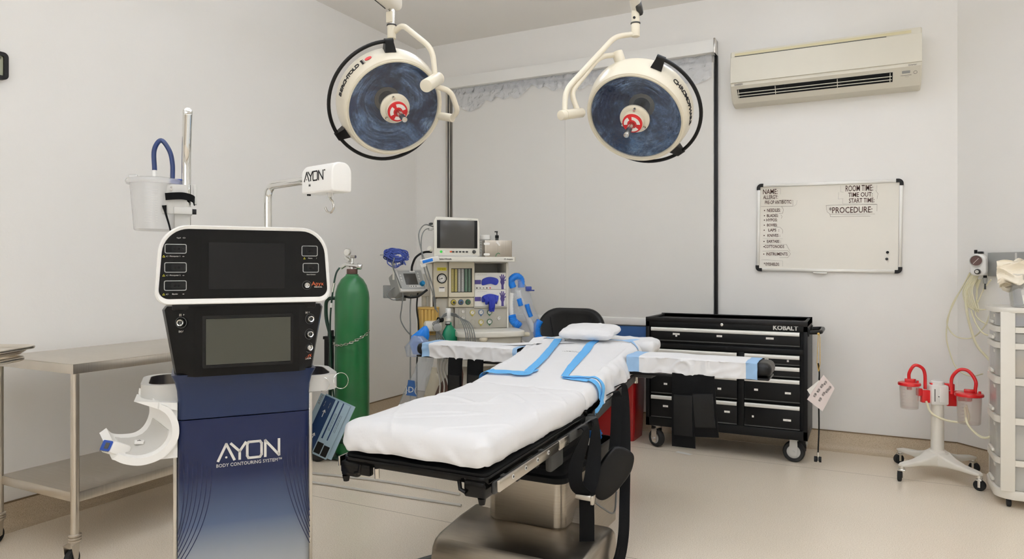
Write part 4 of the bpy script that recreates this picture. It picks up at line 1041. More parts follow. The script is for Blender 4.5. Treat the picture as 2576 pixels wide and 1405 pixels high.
# ------------------------------------------------------------ anaesthesia machine, set across the far left corner
MX, MY, MR = -2.463, 4.245, 42
am = thing('anesthesia_machine', 'beige anaesthesia machine with flow tubes, gauges and drawer in the far corner', 'anaesthesia machine', (MX, MY, 0), MR)
MM = Matrix.Translation((MX, MY, 0)) @ RZ(MR)
b = MB('machine_light'); b.prism([(-.315, -.10), (-.30, -.12), (.27, -.12), (.285, -.10), (.285, .36), (-.315, .36)], 1.303, 1.338, bev=.005)
b.text('Datex-Ohmeda', .014, T(-.22, -.1212, 1.322) @ FRONT, 'ink', bold=.0003); b.prism(rrect(.009, .012, .001, 1, -.283, 1.322), .1205, .1212, FRONT, 'ink'); b.text('S/5 Aespire', .014, T(.225, -.1212, 1.322) @ FRONT, 'ink')
b.build('top_shelf', am)
b = MB('machine_beige'); b.bb(-.282, -.177, .0, .34, 1.055, 1.303, .012); 
b.prism(rrect(.066, .022, .001, 1, -.223, 1.253), 0, .001, T(0, 0, 0) @ FRONT, 'yellow_label'); b.text('O2 N2O', .014, T(-.223, -.0018, 1.253) @ FRONT, 'ink')
b.prism(rrect(.042, .034, .003, 2, -.223, 1.112), 0, .0015, FRONT, 'paper'); b.bb(-.241, -.205, -.003, 0, 1.121, 1.127, 0, m='ink')
b.build('pressure_module', am)
def gauge(b, x, z, r, rim, face='paper', y=0.0, needle=40):
    M = T(x, y, z) @ FRONT
    b.lathe([(r * 1.12, 0), (r * 1.12, .006), (r, .010), (r * .9, .009), (r * .88, .004), (0, .004)], M, 28, rim)
    b.prism(circ(r * .87, 28), .0042, .0048, M, face); b.ring(circ(r * .72, 24), circ(r * .64, 24), .0048, .0052, M, 'grey_ink')
    a = R(needle); b.strokes([[(-r * .2 * math.cos(a), -r * .2 * math.sin(a)), (r * .6 * math.cos(a), r * .6 * math.sin(a))]], r * .09, M @ T(0, 0, .0054), 'ink')
    b.prism(circ(r * .12, 10), .0052, .007, M, 'ink')
b = MB('ink'); gauge(b, -.223, 1.188, .031, 'black_plastic', 'paper', 0, 200); b.build('airway_gauge', am)
b = MB('machine_beige'); b.ring(rrect(.180, .245, .008, 3, -.085, 1.18), rrect(.150, .170, .004, 3, -.084, 1.174), -.002, .012, FRONT @ T(0, 0, 0)); b.bb(-.175, .005, .02, .34, 1.055, 1.303, .004); b.build('flow_housing', am)
b = MB('dark_grey'); b.bb(-.158, -.010, .006, .022, 1.090, 1.258, 0)
for k in range(6):
    x = -.146 + .024 * k; b.cyl((x, .0, 1.094), (x, .0, 1.254), .0075, m='clear_plastic', seg=14); b.bb(x - .009, x + .009, .004, .006, 1.094, 1.254, 0, m='gauge_yellow' if k < 2 else ('light_grey' if k < 4 else 'gauge_green'))
    for j in range(12): b.bb(x - .006, x - .001, .002, .004, 1.104 + .0125 * j, 1.1055 + .0125 * j, 0, m='ink')
b.build('flow_tubes', am)
b = MB('machine_beige'); b.bb(-.175, .005, .0, .30, .985, 1.054, .006); b.build('valve_panel', am)
for x, m_ in ((-.141, 'gauge_yellow'), (-.088, 'gauge_blue'), (-.037, 'gauge_green')):
    b = MB(m_); M = T(x, 0, 1.021) @ FRONT; b.lathe([(.017, 0), (.017, .012), (.013, .018), (.006, .018)], M, 20, m_); b.lathe([(.009, .018), (.009, .028), (0, .029)], M, 12, 'dark_grey'); b.prism(circ(.020, 20), 0, .003, M, 'dark_grey'); b.build('flow_knob', am)
# open bay with glove boxes
b = MB('machine_grey'); b.bb(.005, .249, .26, .34, .985, 1.303).bb(.005, .012, 0, .28, .985, 1.303, .002).bb(.241, .249, 0, .28, .985, 1.303, .002, m='machine_light').bb(.005, .249, 0, .28, .978, .988, .002).bb(.005, .249, .0, .28, 1.295, 1.304); b.build('shelf_bay', am)
b = MB('machine_grey'); b.bb(-.128, .249, .012, .34, .835, .984, .006).bb(-.26, -.13, .03, .34, .80, 1.05, .01)
b.bb(.249, .262, .01, .34, .60, 1.30, .004, m='machine_light'); b.bb(-.30, -.284, .02, .30, .70, 1.29, .004, m='machine_light')
b.strokes([[(-.052, .86), (-.052, .975)], [(-.10, .86), (-.052, .86)], [(-.10, .86), (-.10, .975), (-.052, .975)]], .0015, T(0, .0118, 0) @ FRONT, 'grey_ink')
b.build('gauge_panel', am)
for x, z, r, m_, nd in ((-.003, .947, .0165, 'gauge_yellow', 60), (.059, .948, .0175, 'gauge_blue', 20), (.121, .947, .0165, 'gauge_green', 40), (-.071, .912, .013, 'machine_light', 50), (-.071, .955, .011, 'machine_light', 50), (.0, .879, .017, 'machine_grey', None), (.059, .878, .0165, 'gauge_yellow', 45), (.121, .880, .0175, 'gauge_green', 50), (.190, .904, .014, 'machine_light', 45)):
    b = MB(m_)
    if nd is None: b.ring(circ(r * 1.1, 24), circ(r, 24), 0, .003, T(x, .012, z) @ FRONT, m_)
    else:
        gauge(b, x, z, r, m_, 'paper', .010, nd)
        if m_.startswith('gauge'): b.prism([(-r * .6, -r * .95), (r * .6, -r * .95), (0, -r * 1.75)], 0, .004, T(x, .011, z) @ FRONT, m_)
    b.build('gauge', am)
# writing surface and drawers
P = [(-.15, 0), (-.15, -.20), (-.12, -.24), (.0, -.268), (.16, -.268), (.29, -.245), (.325, -.20), (.325, .02), (.25, .05)]
P = [(p.x, p.y) for p in fillet([(x, y, 0) for x, y in P], .04, 4)]
b = MB('machine_light'); b.prism(P, .792, .832, bev=.008, seg=3); b.bb(.31, .365, -.19, -.14, .785, .815, .012, m='machine_beige'); b.build('desk', am)
b = MB('machine_grey'); b.prism([(x * .94 + .004, y * .93) for x, y in P], .60, .792); b.build('drawer', am)
d_ = [o for o in am.children if o.name.startswith('drawer')][0]
b = MB('machine_beige'); b.ball((.016, -.256, .782), .03, (1, .35, .62), seg=20); b.build('drawer_catch', d_)
b = MB('machine_grey'); b.bb(-.20, .25, -.10, .36, .12, .60, .01).bb(-.26, .30, -.16, .40, .08, .14, .02); b.build('cabinet', am)
for x, y in ((-.23, -.12), (.27, -.12), (-.23, .36), (.27, .36)):
    b = MB('rubber'); b.cyl((x - .018, y, .045), (x + .018, y, .045), .045, bev=.008); b.bb(x - .022, x + .022, y - .01, y + .01, .06, .10, .004, m='machine_grey'); b.build('caster', am)
# pole and absorber arm on the left
b = MB('machine_light'); b.cyl((-.33, .12, .60), (-.33, .12, 1.22), .018); b.bb(-.36, -.28, .08, .16, 1.06, 1.12, .01).bb(-.35, -.29, .09, .15, .82, .90, .01); b.build('side_post', am)
b = MB('machine_grey'); b.bb(-.36, -.15, -.02, .16, .70, .83, .02); b.build('absorber_base', am)
b = MB('amber_plastic')
for k in range(16):
    a = 2 * math.pi * k / 16; b.cyl((-.315 + .062 * math.cos(a), .02 + .062 * math.sin(a), .81), (-.315 + .062 * math.cos(a), .02 + .062 * math.sin(a), .975), .013, seg=8)
b.cyl((-.315, .02, .975), (-.315, .02, .99), .078, bev=.004); b.cyl((-.315, .02, .80), (-.315, .02, .81), .078); b.build('absorber_canister', am, label='pleated amber canister')
b = MB('machine_light'); b.box((-.30, -.09, .865), (.12, .09, .07), .02).cyl((-.28, -.13, .86), (-.28, -.16, .86), .028, bev=.004, m='grey_plastic').cyl((-.24, -.12, .91), (-.27, -.14, .91), .018, m='black_plastic'); b.build('valve_block', am)
# breathing bag and its mount
b = MB('machine_light'); b.cyl((-.196, -.10, .915), (-.196, -.10, .985), .020, bev=.004, m='white_plastic').cyl((-.196, -.10, .90), (-.196, -.10, .918), .024, .020).cyl((-.196, -.10, .872), (-.196, -.10, .895), .018, m='light_grey'); b.build('bag_mount', am)
b = MB('bag_green')
secs = []
for z, rx_, ry_ in ((.890, .016, .016), (.872, .017, .015), (.858, .026, .02), (.83, .045, .028), (.79, .056, .034), (.75, .060, .036), (.71, .058, .034), (.67, .040, .026), (.655, .01, .01)):
    secs.append([(-.190 + rx_ * math.cos(a) * (1 + .12 * math.cos(3 * a)), -.10 + ry_ * math.sin(a), z) for a in [2 * math.pi * k / 20 for k in range(20)]])
b.loft(secs); b.cyl((-.196, -.10, .872), (-.196, -.10, .880), .0195, m='black_plastic')
tag(b.build('breathing_bag', smooth=50), 'deep green breathing bag hanging from the anaesthesia machine', 'breathing bag', loc=(MX, MY, 0), rz=MR)
# hoses and cables around the machine
def cable(pts, r, m, name, label, grp=None, n=8, cat='cable'):
    b = MB(m); b.tube(spline(pts, n), r, 8); return tag(b.build(name), label, cat, grp, loc=(MX, MY, 0), rz=MR)
G = 'grey cables hanging from the machine'
for k in range(5):
    cable([(-.21, -.125, .955 - .004 * k), (-.24 - .008 * k, -.14, .94 - .008 * k), (-.275 - .008 * k, -.15, .88), (-.285 + .012 * k, -.15, .79), (-.25 + .01 * k, -.15, .70)], .0032, 'grey_cable', 'breathing_circuit_line', 'thin grey line looping down left of the green breathing bag', 'lines looping left of the bag', cat='tube')
for k in range(5):
    cable([(-.18, -.125, .955 - .004 * k), (-.15 + .006 * k, -.19, .945 - .006 * k), (-.125 + .013 * k, -.26, .89), (-.11 + .015 * k, -.29, .81), (-.108 + .017 * k, -.30, .68)], .0032, 'grey_cable', 'breathing_circuit_line', 'thin grey line looping down right of the green breathing bag', 'lines looping right of the bag', cat='tube')
cable([(-.56, -.10, 1.33), (-.57, -.10, 1.27), (-.53, -.09, 1.17), (-.50, -.06, 1.08), (-.505, -.05, 1.00), (-.51, -.05, .90), (-.44, -.05, .80), (-.35, -.05, .775)], .0042, 'grey_cable', 'monitor_cable', 'grey cable hanging in a deep curve left of the small monitor')
cable([(-.515, .0, 1.15), (-.60, -.02, 1.09), (-.565, -.03, 1.045), (-.49, -.02, 1.06)], .0035, 'grey_cable', 'monitor_cable', 'short dark loop of cable at the lower left of the small monitor')
for k, (x, lab) in enumerate(((-.445, 'grey cable dropping straight down under the small monitor to the floor'), (-.40, 'black cable dropping down under the small monitor'))):
    cable([(x + .01, .0, 1.09), (x, -.02, .98), (x + .012 * k, -.03, .85), (x, -.03, .60), (x, -.03, .30)], .0045 + .001 * k, 'grey_cable' if k == 0 else 'black_plastic', 'monitor_cable', lab)
cable([(-.27, .06, 1.55), (-.34, .02, 1.56), (-.385, -.02, 1.50), (-.375, -.04, 1.40), (-.34, -.10, 1.26), (-.30, -.12, 1.12), (-.285, -.12, 1.0), (-.27, -.12, .96)], .004, 'grey_cable', 'monitor_cable', 'grey cable from the large monitor falling in front of the machine')
cable([(-.27, .06, 1.535), (-.33, .02, 1.53), (-.365, -.02, 1.48), (-.37, -.04, 1.38), (-.355, -.10, 1.24), (-.31, -.13, 1.1), (-.29, -.13, .98)], .0035, 'grey_cable', 'monitor_cable', 'second grey cable from the large monitor beside the first')
cable([(-.28, .1, 1.375), (-.34, .06, 1.37), (-.40, .02, 1.335), (-.425, .02, 1.28), (-.43, .02, 1.24)], .008, 'black_plastic', 'thick_cable', 'thick black cable arching left from behind the large monitor')
cable([(-.485, -.02, 1.065), (-.44, -.04, 1.06), (-.39, -.05, 1.07), (-.33, -.03, 1.11)], .008, 'black_plastic', 'thick_cable', 'thick black cable sagging under the small ventilator monitor')
# small ventilator monitor on its arm
vm = thing('ventilator_monitor', 'small grey ventilator screen with a blue knob on an arm left of the machine', 'monitor', (0, 0, 0), MR); vm.location = MM @ Vector((-.44, .0, 1.17))
MV = RZ(24) @ RX(-28) @ Matrix.Diagonal((1.04, 1, 1.18, 1))
b = MB('light_grey'); b.box((0, .05, 0), (.20, .11, .142), .012, MV, 'grey_plastic'); b.box((0, -.005, 0), (.204, .022, .146), .009, MV); b.box((0, -.017, .002), (.180, .003, .120), .001, MV, 'grey_plastic')
b.bb(-.03, .075, -.0195, -.018, -.048, -.036, 0, MV, 'light_grey'); b.bb(.0, .04, -.0195, -.018, .052, .060, 0, MV, 'paper')
for x in (-.018, .0, .018): b.bb(x - .003, x + .003, -.0205, -.019, -.045, -.039, 0, MV, 'ink')
for z in (.03, .012, -.006):
    b.cyl((-.078, -.018, z), (-.078, -.021, z), .006, M=MV, m='light_grey', seg=12); b.cyl((.058, -.018, z + .012), (.058, -.021, z + .012), .006, M=MV, m='light_grey', seg=12)
b.build('casing', vm); MB('screen_dark_grey').bb(-.052, .04, -.0205, -.018, -.030, .042, .001, MV).build('screen', vm)
b = MB('blue_knob'); b.cyl((.068, -.018, -.028), (.068, -.042, -.028), .0165, .014, bev=.003, M=MV); b.build('knob', vm)
b = MB('machine_light'); b.cyl((0, .09, -.10), (0, .09, -.01), .012).cyl((0, .09, -.09), (.11, .12, -.07), .012).cyl((.09, .10, -.085), (.09, .10, -.02), .022, m='machine_light'); b.build('arm', vm)
b = MB('grey_plastic'); b.bb(-.175, -.075, .09, .13, -.12, -.03, .004); b.bb(-.09, -.02, .08, .12, -.14, -.10, .003); tag(b.build('cable_tray'), 'flat grey plastic tray bracket behind the small ventilator monitor', 'bracket', rz=MR); bpy.data.objects['cable_tray'].location = MM @ Vector((-.44, .02, 1.17))
# blue coil of monitoring leads on a hook bar
b = MB('grey_plastic'); b.bb(-.65, -.47, -.06, -.02, 1.345, 1.352, .002); b.cyl((-.555, -.0, 1.352), (-.555, .0, 1.18), .009, m='machine_light'); b.bb(-.57, -.49, -.065, -.06, 1.325, 1.353, .001, m='light_grey')
tag(b.build('lead_hook'), 'thin grey hook bar on a post carrying the blue cable coil', 'hook', loc=(MX, MY, 0), rz=MR)
b = MB('cable_blue'); random.seed(3)
for k in range(44):
    ph = random.uniform(0, 6.28); a0, b0 = random.uniform(.035, .078), random.uniform(.012, .036); cx_, cz_ = -.545 + random.uniform(-.014, .014), 1.347 + random.uniform(-.014, .010); ti = random.uniform(-.4, .15)
    pts = []
    for j in range(26):
        a = ph + 2 * math.pi * j / 26; x, z = a0 * math.cos(a), b0 * math.sin(a)
        pts.append((cx_ + x * math.cos(ti) - z * math.sin(ti), -.04 + .026 * math.sin(a * 1 + k) , cz_ + x * math.sin(ti) + z * math.cos(ti)))
    b.tube(pts, .0042, 6, closed=True)
for k in range(5): b.tube(spline([(-.60 + .025 * k, -.05, 1.33), (-.60 + .03 * k, -.06, 1.29 - .01 * (k % 3)), (-.55 + .012 * k, -.05, 1.262 + .012 * k), (-.51 + .004 * k, -.03, 1.285), (-.50, -.03, 1.32)], 5), .0034, 6)
tag(b.build('cable_coil'), 'bundle of blue monitoring leads coiled over the hook bar', 'cable', loc=(MX, MY, 0), rz=MR)
# patient monitor
pm = thing('patient_monitor', 'cream framed patient monitor with dark screen on top of the anaesthesia machine', 'monitor', tuple(MM @ Vector((-.117, 0, 1.338))), MR)
b = MB('machine_light'); b.prism([(-.163, 0), (.163, 0), (.163, .22), (.152, .268), (-.150, .276), (-.163, .25)], -.02, .012, FRONT @ T(0, 0.004, 0), bev=.008); b.bb(-.14, .14, .01, .15, .006, .25, .02, m='light_grey')
b.bb(-.145, .145, -.018, .14, -.0, .012, .004, m='light_grey')
b.text('--- ----', .011, T(.09, -.0128, .264) @ FRONT, 'grey_ink')
b.build('casing', pm)
b = MB('black_plastic'); b.bb(-.142, .145, -.0145, -.012, .060, .256, .002).bb(-.120, .123, -.0155, -.0145, .062, .254, .001, m='screen_dark_grey'); b.build('screen', pm)
b = MB('dark_grey')
for k in range(5): b.bb(-.035 + .024 * k, -.019 + .024 * k, -.015, -.012, .030, .041, .001, m='dark_grey'); b.text('--', .008, T(-.027 + .024 * k, -.0125, .047) @ FRONT, 'ink')
b.bb(-.052, -.036 , -.015, -.012, .031, .042, .001, m='orange'); b.cyl((-.113, -.012, .036), (-.113, -.016, .036), .009, m='green_light', seg=16); b.cyl((-.092, -.012, .036), (-.092, -.014, .036), .007, m='paper', seg=16)
b.build('button', pm)
b = MB('dark_grey'); b.cyl((.121, -.012, .036), (.121, -.03, .036), .013, .011, bev=.002); b.build('knob', pm)
b = MB('light_grey'); b.bb(-.19, -.163, .03, .09, .185, .205, .004).bb(-.185, -.163, .03, .09, .225, .24, .004, m='dark_grey'); b.cyl((-.175, .02, .05), (-.195, .0, .06), .016, m='machine_light'); b.build('cable_socket', pm)
# jar, steel dispenser, pump bottle
def on(p): return tuple(MM @ Vector(p))
b = MB('frosted_plastic'); b.lathe([(0, 0), (.042, 0), (.043, .004), (.045, .125), (.0, .127)], None, 32); b.lathe([(.047, .127), (.047, .158), (.044, .160), (0, .160)], None, 32, 'white_plastic')
for k in range(5): b.lathe([(.0465, .03 + k * .02), (.047, .032 + k * .02), (.0465, .034 + k * .02)], None, 32, 'white_plastic')
tag(b.build('storage_jar'), 'ribbed white plastic jar between the patient monitor and the steel box', 'jar', loc=on((.108, .12, 1.339)), rz=MR)
b = MB('brushed_steel'); b.bb(-.1, .1, -.045, .045, 0, .118, .003)
b.prism(rrect(.045, .016, .008, 5, -.085, .093), .045, .0462, FRONT, 'paper'); b.prism(rrect(.045, .016, .008, 5, -.085, .018), .045, .0462, FRONT, 'paper'); b.prism(rrect(.04, .014, .007, 5, 0, 0), .045, .0466, T(-.002, 0, .095) @ FRONT @ RZ(-50), 'paper'); b.strokes([[(-.02, .004), (-.015, .02), (.0, .028), (.01, .022)]], .005, T(0, -.0455, 0) @ FRONT, 'gauge_green')
b.build('x') ; o = bpy.data.objects['x']; o.name = 'steel_dispenser'; o.data.name = 'steel_dispenser'; tag(o, 'brushed steel box with white slots on the machine top, right of the monitor', 'dispenser', loc=on((.18, .03, 1.339)), rz=MR)
b = MB('black_plastic'); b.lathe([(0, 0), (.025, 0), (.026, .11), (.012, .125), (.012, .145), (0, .146)], None, 20, 'dark_grey'); b.lathe([(.014, .140), (.014, .160), (.004, .163), (.004, .185), (0, .185)], None, 16); b.bb(-.018, .006, -.005, .005, .182, .190, .002)
tag(b.build('pump_bottle'), 'black pump bottle standing behind the steel box', 'bottle', loc=on((.205, .13, 1.339)), rz=MR)
# glove boxes
def glove(cx_, cz_, bulge, label, lower):
    g = thing('glove_box', label, 'glove box', on((.1265, .0, cz_)), MR, 'glove boxes in the machine bay')
    b = MB('paper'); b.bb(-.1135, .1135, .006, .10, .0, .118, .002)
    b.prism(rrect(.20, .02, .001, 1, -.005, .106), -.0058, -.0052, FRONT, 'paper'); b.text('---- --- ---- ------', .011, T(-.06, .0045, .106) @ FRONT, 'grey_ink')
    b.prism(rrect(.046, .03, .001, 1, -.092, .052), -.0055, -.005, FRONT, 'glove_purple')
    if not lower:
        for k, m_ in enumerate(('ink', 'grey_ink', 'grey_ink', 'ink', 'red_label')): b.prism(rrect(.008, .010, .001, 1, -.098 + .024 * k, .010), -.0055, -.005, FRONT, m_)
    for k, (dx, dz, a) in enumerate(((-.018, .030, 118), (-.006, .042, 100), (.008, .040, 84), (.019, .028, 66), (.026, .004, 40))):
        b.strokes([[(.088 - .0 + dx * .35, .062), (.088 + dx * .95, .062 + dz)]], .0075, T(0, .005, 0) @ FRONT, 'glove_purple', .0006)
    b.prism([(.074, .065), (.102, .065), (.104, .045), (.097, .03), (.098, .0), (.080, .0), (.080, .03), (.072, .05)], -.0056, -.005, FRONT, 'glove_purple')
    b.build('carton', g)
    b = MB('glove_blue')
    P = spline([(-.066, .045, 0), (-.058, .072, 0), (-.01, .088, 0), (.045, .078, 0), (.058, .055, 0), (.04, .030, 0), (.0, .040, 0), (-.04, .032, 0), (-.06, .030, 0)], 4, True)
    b.prism([(p.x, p.y) for p in P], -.006, .004, FRONT, bev=.003)
    if lower:
        def gl(u, v): x = -.058 + .115 * u; return (x * (1 - .3 * v) , -.006 - .02 * math.sin(v * 3.0) - .006 * noise.noise(Vector((u * 6, v * 3, 2))), .075 - (.06 + .05 * (abs(u - .55) < .22)) * v + .01 * noise.noise(Vector((u * 5, v * 5, 1))))
        b.sheet(gl, 26, 14, .002); 
    b.build('glove', g)
glove(0, 1.109, False, 'upper glove box with a blue glove oval and purple hand print', False)
glove(0, .989, True, 'lower glove box with a blue glove hanging out of its slot', True)
# bag of white and blue corrugated tubing hanging on the right of the machine
def blob(name, pts, label, cat, m, loc, rz, n=10, seg=22, jit=.12, grp=None):
    b = MB(m); secs = []
    for i, (x, y, z, rx_, ry_) in enumerate(pts):
        sec = []
        for k in range(seg):
            a = 2 * math.pi * k / seg; f = 1 + jit * noise.noise(Vector((math.cos(a) * 2.2 + i * .35, math.sin(a) * 2.2, z * 14)))
            sec.append((x + rx_ * f * math.cos(a), y + ry_ * f * math.sin(a), z))
        secs.append(sec)
    b.loft(secs); o = b.build(name, smooth=28)
    return tag(o, label, cat, grp, loc=loc, rz=rz)
tb = blob('clear_bag', [(.335, .05, 1.225, .018, .015), (.338, .05, 1.20, .036, .03), (.34, .05, 1.15, .05, .04), (.36, .05, 1.08, .072, .045), (.37, .05, 1.0, .085, .05), (.39, .05, .92, .10, .055), (.41, .05, .84, .112, .06), (.43, .05, .78, .10, .055), (.45, .05, .72, .05, .035)], 'clear plastic bag stuffed with blue and white tubing beside the machine', 'bag', 'bag_film', (MX, MY, 0), MR)
def bt(pts, r, m, name, label, grp='blue and white tubing in the clear bag'):
    b = MB(m); P = spline(pts, 8); b.tube(P, [r * (1 + .10 * (i % 2)) for i in range(len(P))], 12); return tag(b.build(name, smooth=40), label, 'tube', grp, loc=(MX, MY, 0), rz=MR)
bt([(.30, .03, 1.12), (.285, .03, 1.17), (.32, .03, 1.20), (.36, .04, 1.18), (.365, .04, 1.12)], .024, 'bright_blue', 'blue_tube', 'thick bright blue tube bend at the top of the clear bag')
bt([(.30, .05, 1.08), (.29, .05, 1.0), (.30, .05, .92), (.32, .05, .86)], .024, 'white_plastic', 'white_tube', 'white corrugated tube along the left side of the clear bag')
bt([(.34, .03, 1.10), (.36, .03, 1.02), (.40, .03, .93), (.43, .03, .86), (.45, .03, .80)], .020, 'white_plastic', 'white_tube', 'white corrugated tube slanting down the middle of the clear bag')
bt([(.335, .0, 1.04), (.35, .0, .99)], .017, 'bright_blue', 'blue_tube', 'short blue cuff on the front of the clear bag')
bt([(.395, .0, 1.0), (.41, .0, .95), (.425, .0, .91)], .016, 'bright_blue', 'blue_tube', 'short blue sleeve on the right part of the clear bag')
bt([(.29, .03, .92), (.30, .02, .88), (.335, .02, .85), (.345, .02, .84)], .028, 'bright_blue', 'blue_tube', 'blue wrap at the lower left of the clear bag')
bt([(.50, .02, .88), (.475, .02, .83), (.48, .02, .77), (.50, .02, .745)], .026, 'bright_blue', 'blue_tube', 'blue wrap at the lower right of the clear bag')
b = MB('cable_blue'); b.box((.415, .03, 1.11), (.045, .03, .035), .006).box((.44, .03, 1.098), (.04, .012, .01), .003); tag(b.build('tube_clip'), 'small dark blue clip on the right edge of the clear bag', 'clip', loc=(MX, MY, 0), rz=MR)
# blue and white package taped to the shelf corner
b = MB('paper'); M = T(-.33, -.15, 1.312) @ RY(-14) @ RX(10); b.box((0, 0, 0), (.13, .02, .035), .006, M); b.box((-.015, -.011, .002), (.07, .002, .02), .0005, M, 'bright_blue'); b.box((-.05, .0, -.02), (.04, .018, .03), .006, M)
tag(b.build('mask_package'), 'white and blue packet stuck out at the left corner of the machine top', 'packet', loc=(MX, MY, 0), rz=MR)
# clutter under the left arm board
def wblob(name, pts, label, cat, m, jit=.12): return blob(name, pts, label, cat, m, (0, 0, 0), 0, jit=jit)
wblob('blue_wrap', [(-2.60, 3.76, .70, .03, .03), (-2.595, 3.76, .77, .055, .05), (-2.58, 3.76, .82, .055, .045), (-2.55, 3.76, .86, .03, .03), (-2.54, 3.76, .885, .010, .010)], 'clear and blue plastic wrapped tubing in front of the amber canister', 'wrap', 'bright_blue', .3)
wblob('film_wrap', [(-2.56, 3.66, .70, .05, .04), (-2.545, 3.66, .76, .075, .05), (-2.52, 3.66, .80, .06, .05), (-2.53, 3.66, .83, .03, .03)], 'loose clear film over the blue wrapped tubing', 'film', 'bag_film', .25)
wblob('specimen_bag', [(-2.36, 3.52, .75, .05, .02), (-2.38, 3.52, .68, .055, .03), (-2.41, 3.50, .58, .065, .035), (-2.44, 3.49, .50, .075, .04), (-2.46, 3.48, .42, .08, .045), (-2.46, 3.48, .39, .05, .03)], 'clear plastic bag with a blue label hanging under the left arm board', 'bag', 'bag_film')
b = MB('card_blue'); b.prism([(-.03, -.042), (.032, -.048), (.022, .045), (-.018, .05)], 0, .002, T(-2.425, 3.44, .54) @ RZ(20) @ FRONT, 'wall_blue'); b.text('}D(', .05, T(-2.425, 3.437, .53) @ RZ(20) @ FRONT, 'white_ink'); tag(b.build('blue_label'), 'blue printed label on the clear bag under the left arm board', 'label')
wblob('brown_bag', [(-2.19, 3.60, .67, .02, .02), (-2.21, 3.60, .62, .05, .035), (-2.25, 3.60, .54, .08, .045), (-2.28, 3.60, .46, .085, .05), (-2.30, 3.60, .38, .06, .04), (-2.31, 3.60, .33, .02, .02)], 'dark brown rubber bag hanging behind the left arm straps', 'bag', 'brown_rubber')
wblob('tan_bottle', [(-2.38, 3.62, .645, .016, .016), (-2.38, 3.62, .61, .02, .02), (-2.385, 3.62, .58, .05, .035), (-2.385, 3.62, .52, .06, .04), (-2.38, 3.62, .44, .055, .04), (-2.38, 3.62, .40, .03, .02)], 'pale tan rubber bellows beside the brown bag', 'bellows', 'machine_beige', .05)
b = MB('clear_plastic'); 
for k in range(4): b.tube(spline([(-2.30 + .03 * k, 3.58, .76), (-2.31 + .02 * k, 3.56, .66), (-2.29 + .03 * k, 3.55, .55), (-2.31 + .03 * k, 3.56, .44)], 6), .005, 8, m='light_grey')
tag(b.build('drain_lines'), 'thin pale tubes hanging down below the left arm board', 'tubes')
# ------------------------------------------------------------ black rolling tool chest
ch = thing('tool_chest', 'black rolling tool chest with silver drawer pulls against the back wall', 'tool chest', (-.851, 4.80, 0))
b = MB('black_paint')
b.bb(-.527, -.50, 0, .44, .155, .915, .002).bb(.50, .527, 0, .44, .155, .915, .002)
b.bb(-.527, .527, .425, .44, .155, .915).bb(-.527, .527, 0, .44, .850, .895, .002).bb(-.527, .527, 0, .44, .155, .215, .003).bb(-.50, .50, .0, .43, .705, .738, .002).bb(.10, .137, .0, .43, .215, .705, .002)
b.bb(-.50, .50, .03, .42, .215, .85)
b.build('cabinet', ch)
b = MB('black_plastic'); b.bb(-.51, .51, .02, .425, .888, .897, .002, m='black_vinyl')
b.bb(-.527, .527, -.004, .014, .885, .917, .003).bb(-.527, .527, .425, .44, .885, .921, .003)
for s_ in (-1, 1): b.prism([(0, .885), (.44, .885), (.44, .921), (.25, .921), (.0, .917)], -.527 * s_ if s_ < 0 else .517, -.517 * s_ if s_ < 0 else .527, Matrix(((0, 0, 1, 0), (1, 0, 0, 0), (0, 1, 0, 0), (0, 0, 0, 1))) )
b.build('top_tray', ch)
b = MB('silver_trim'); b.text('KOBALT', .040, T(.394, -.001, .872) @ FRONT, 'light_grey', bold=.0015, sx=1.0); b.build('logo', ch, smooth=0)
b = MB('chrome'); b.lathe([(.010, 0), (.010, .004), (.006, .006), (.005, .003), (0, .003)], T(-.005, 0, .880) @ FRONT, 20); b.build('lock', ch)
def drawer(x0, x1, z0, z1, labels, tagpos=None):
    b = MB('black_paint'); b.bb(x0, x1, -.006, .03, z0, z1 - .022, .002); b.bb(x0, x1, -.009, .0, z0 - .002, z0 + .006, .003, m='dark_grey'); o = b.build('drawer', ch)
    b = MB('satin_chrome'); b.loft([[(x, y, z) for y, z in ((-.004, z1), (-.016, z1 - .001), (-.020, z1 - .008), (-.018, z1 - .024), (-.013, z1 - .026), (-.010, z1 - .012), (-.004, z1 - .010))] for x in (x0 + .002, x1 - .002)], m='silver_trim'); b.build('pull', o)
    for lx_, lz, n_ in labels:
        b = MB('paper'); w_ = .012 * n_; b.bb(lx_ - w_ / 2, lx_ + w_ / 2, -.0075, -.0055, lz - .0065, lz + .0065, 0); b.text('-' * n_, .014, T(lx_, -.0078, lz) @ FRONT, 'ink', sx=.8); b.build('label', o)
drawer(-.487, .482, .756, .848, ((-.31, .805, 4), (-.31, .793, 1), (-.02, .803, 3), (.30, .802, 4)))
drawer(-.487, .095, .640, .698, ())
drawer(.141, .482, .634, .698, ((.28, .666, 2), (.41, .662, 1)))
drawer(-.487, .095, .560, .625, ())
drawer(.141, .482, .556, .622, ((.29, .590, 2),))
drawer(-.487, .095, .388, .540, ((-.385, .455, 2), (-.02, .45, 2)))
drawer(.141, .482, .394, .541, ((.215, .462, 2), (.41, .454, 3)))
drawer(-.487, .095, .221, .372, ((-.385, .30, 3), (.03, .30, 3)))
drawer(.141, .482, .222, .374, ((.195, .285, 1), (.405, .280, 4)))
b = MB('black_plastic'); b.tube(fillet([(.527, .06, .845), (.60, .06, .850), (.60, .36, .850), (.527, .36, .845)], .04, 6), .014, 12); b.bb(.523, .535, .03, .09, .82, .87, .004).bb(.523, .535, .33, .39, .82, .87, .004); b.build('handle', ch)
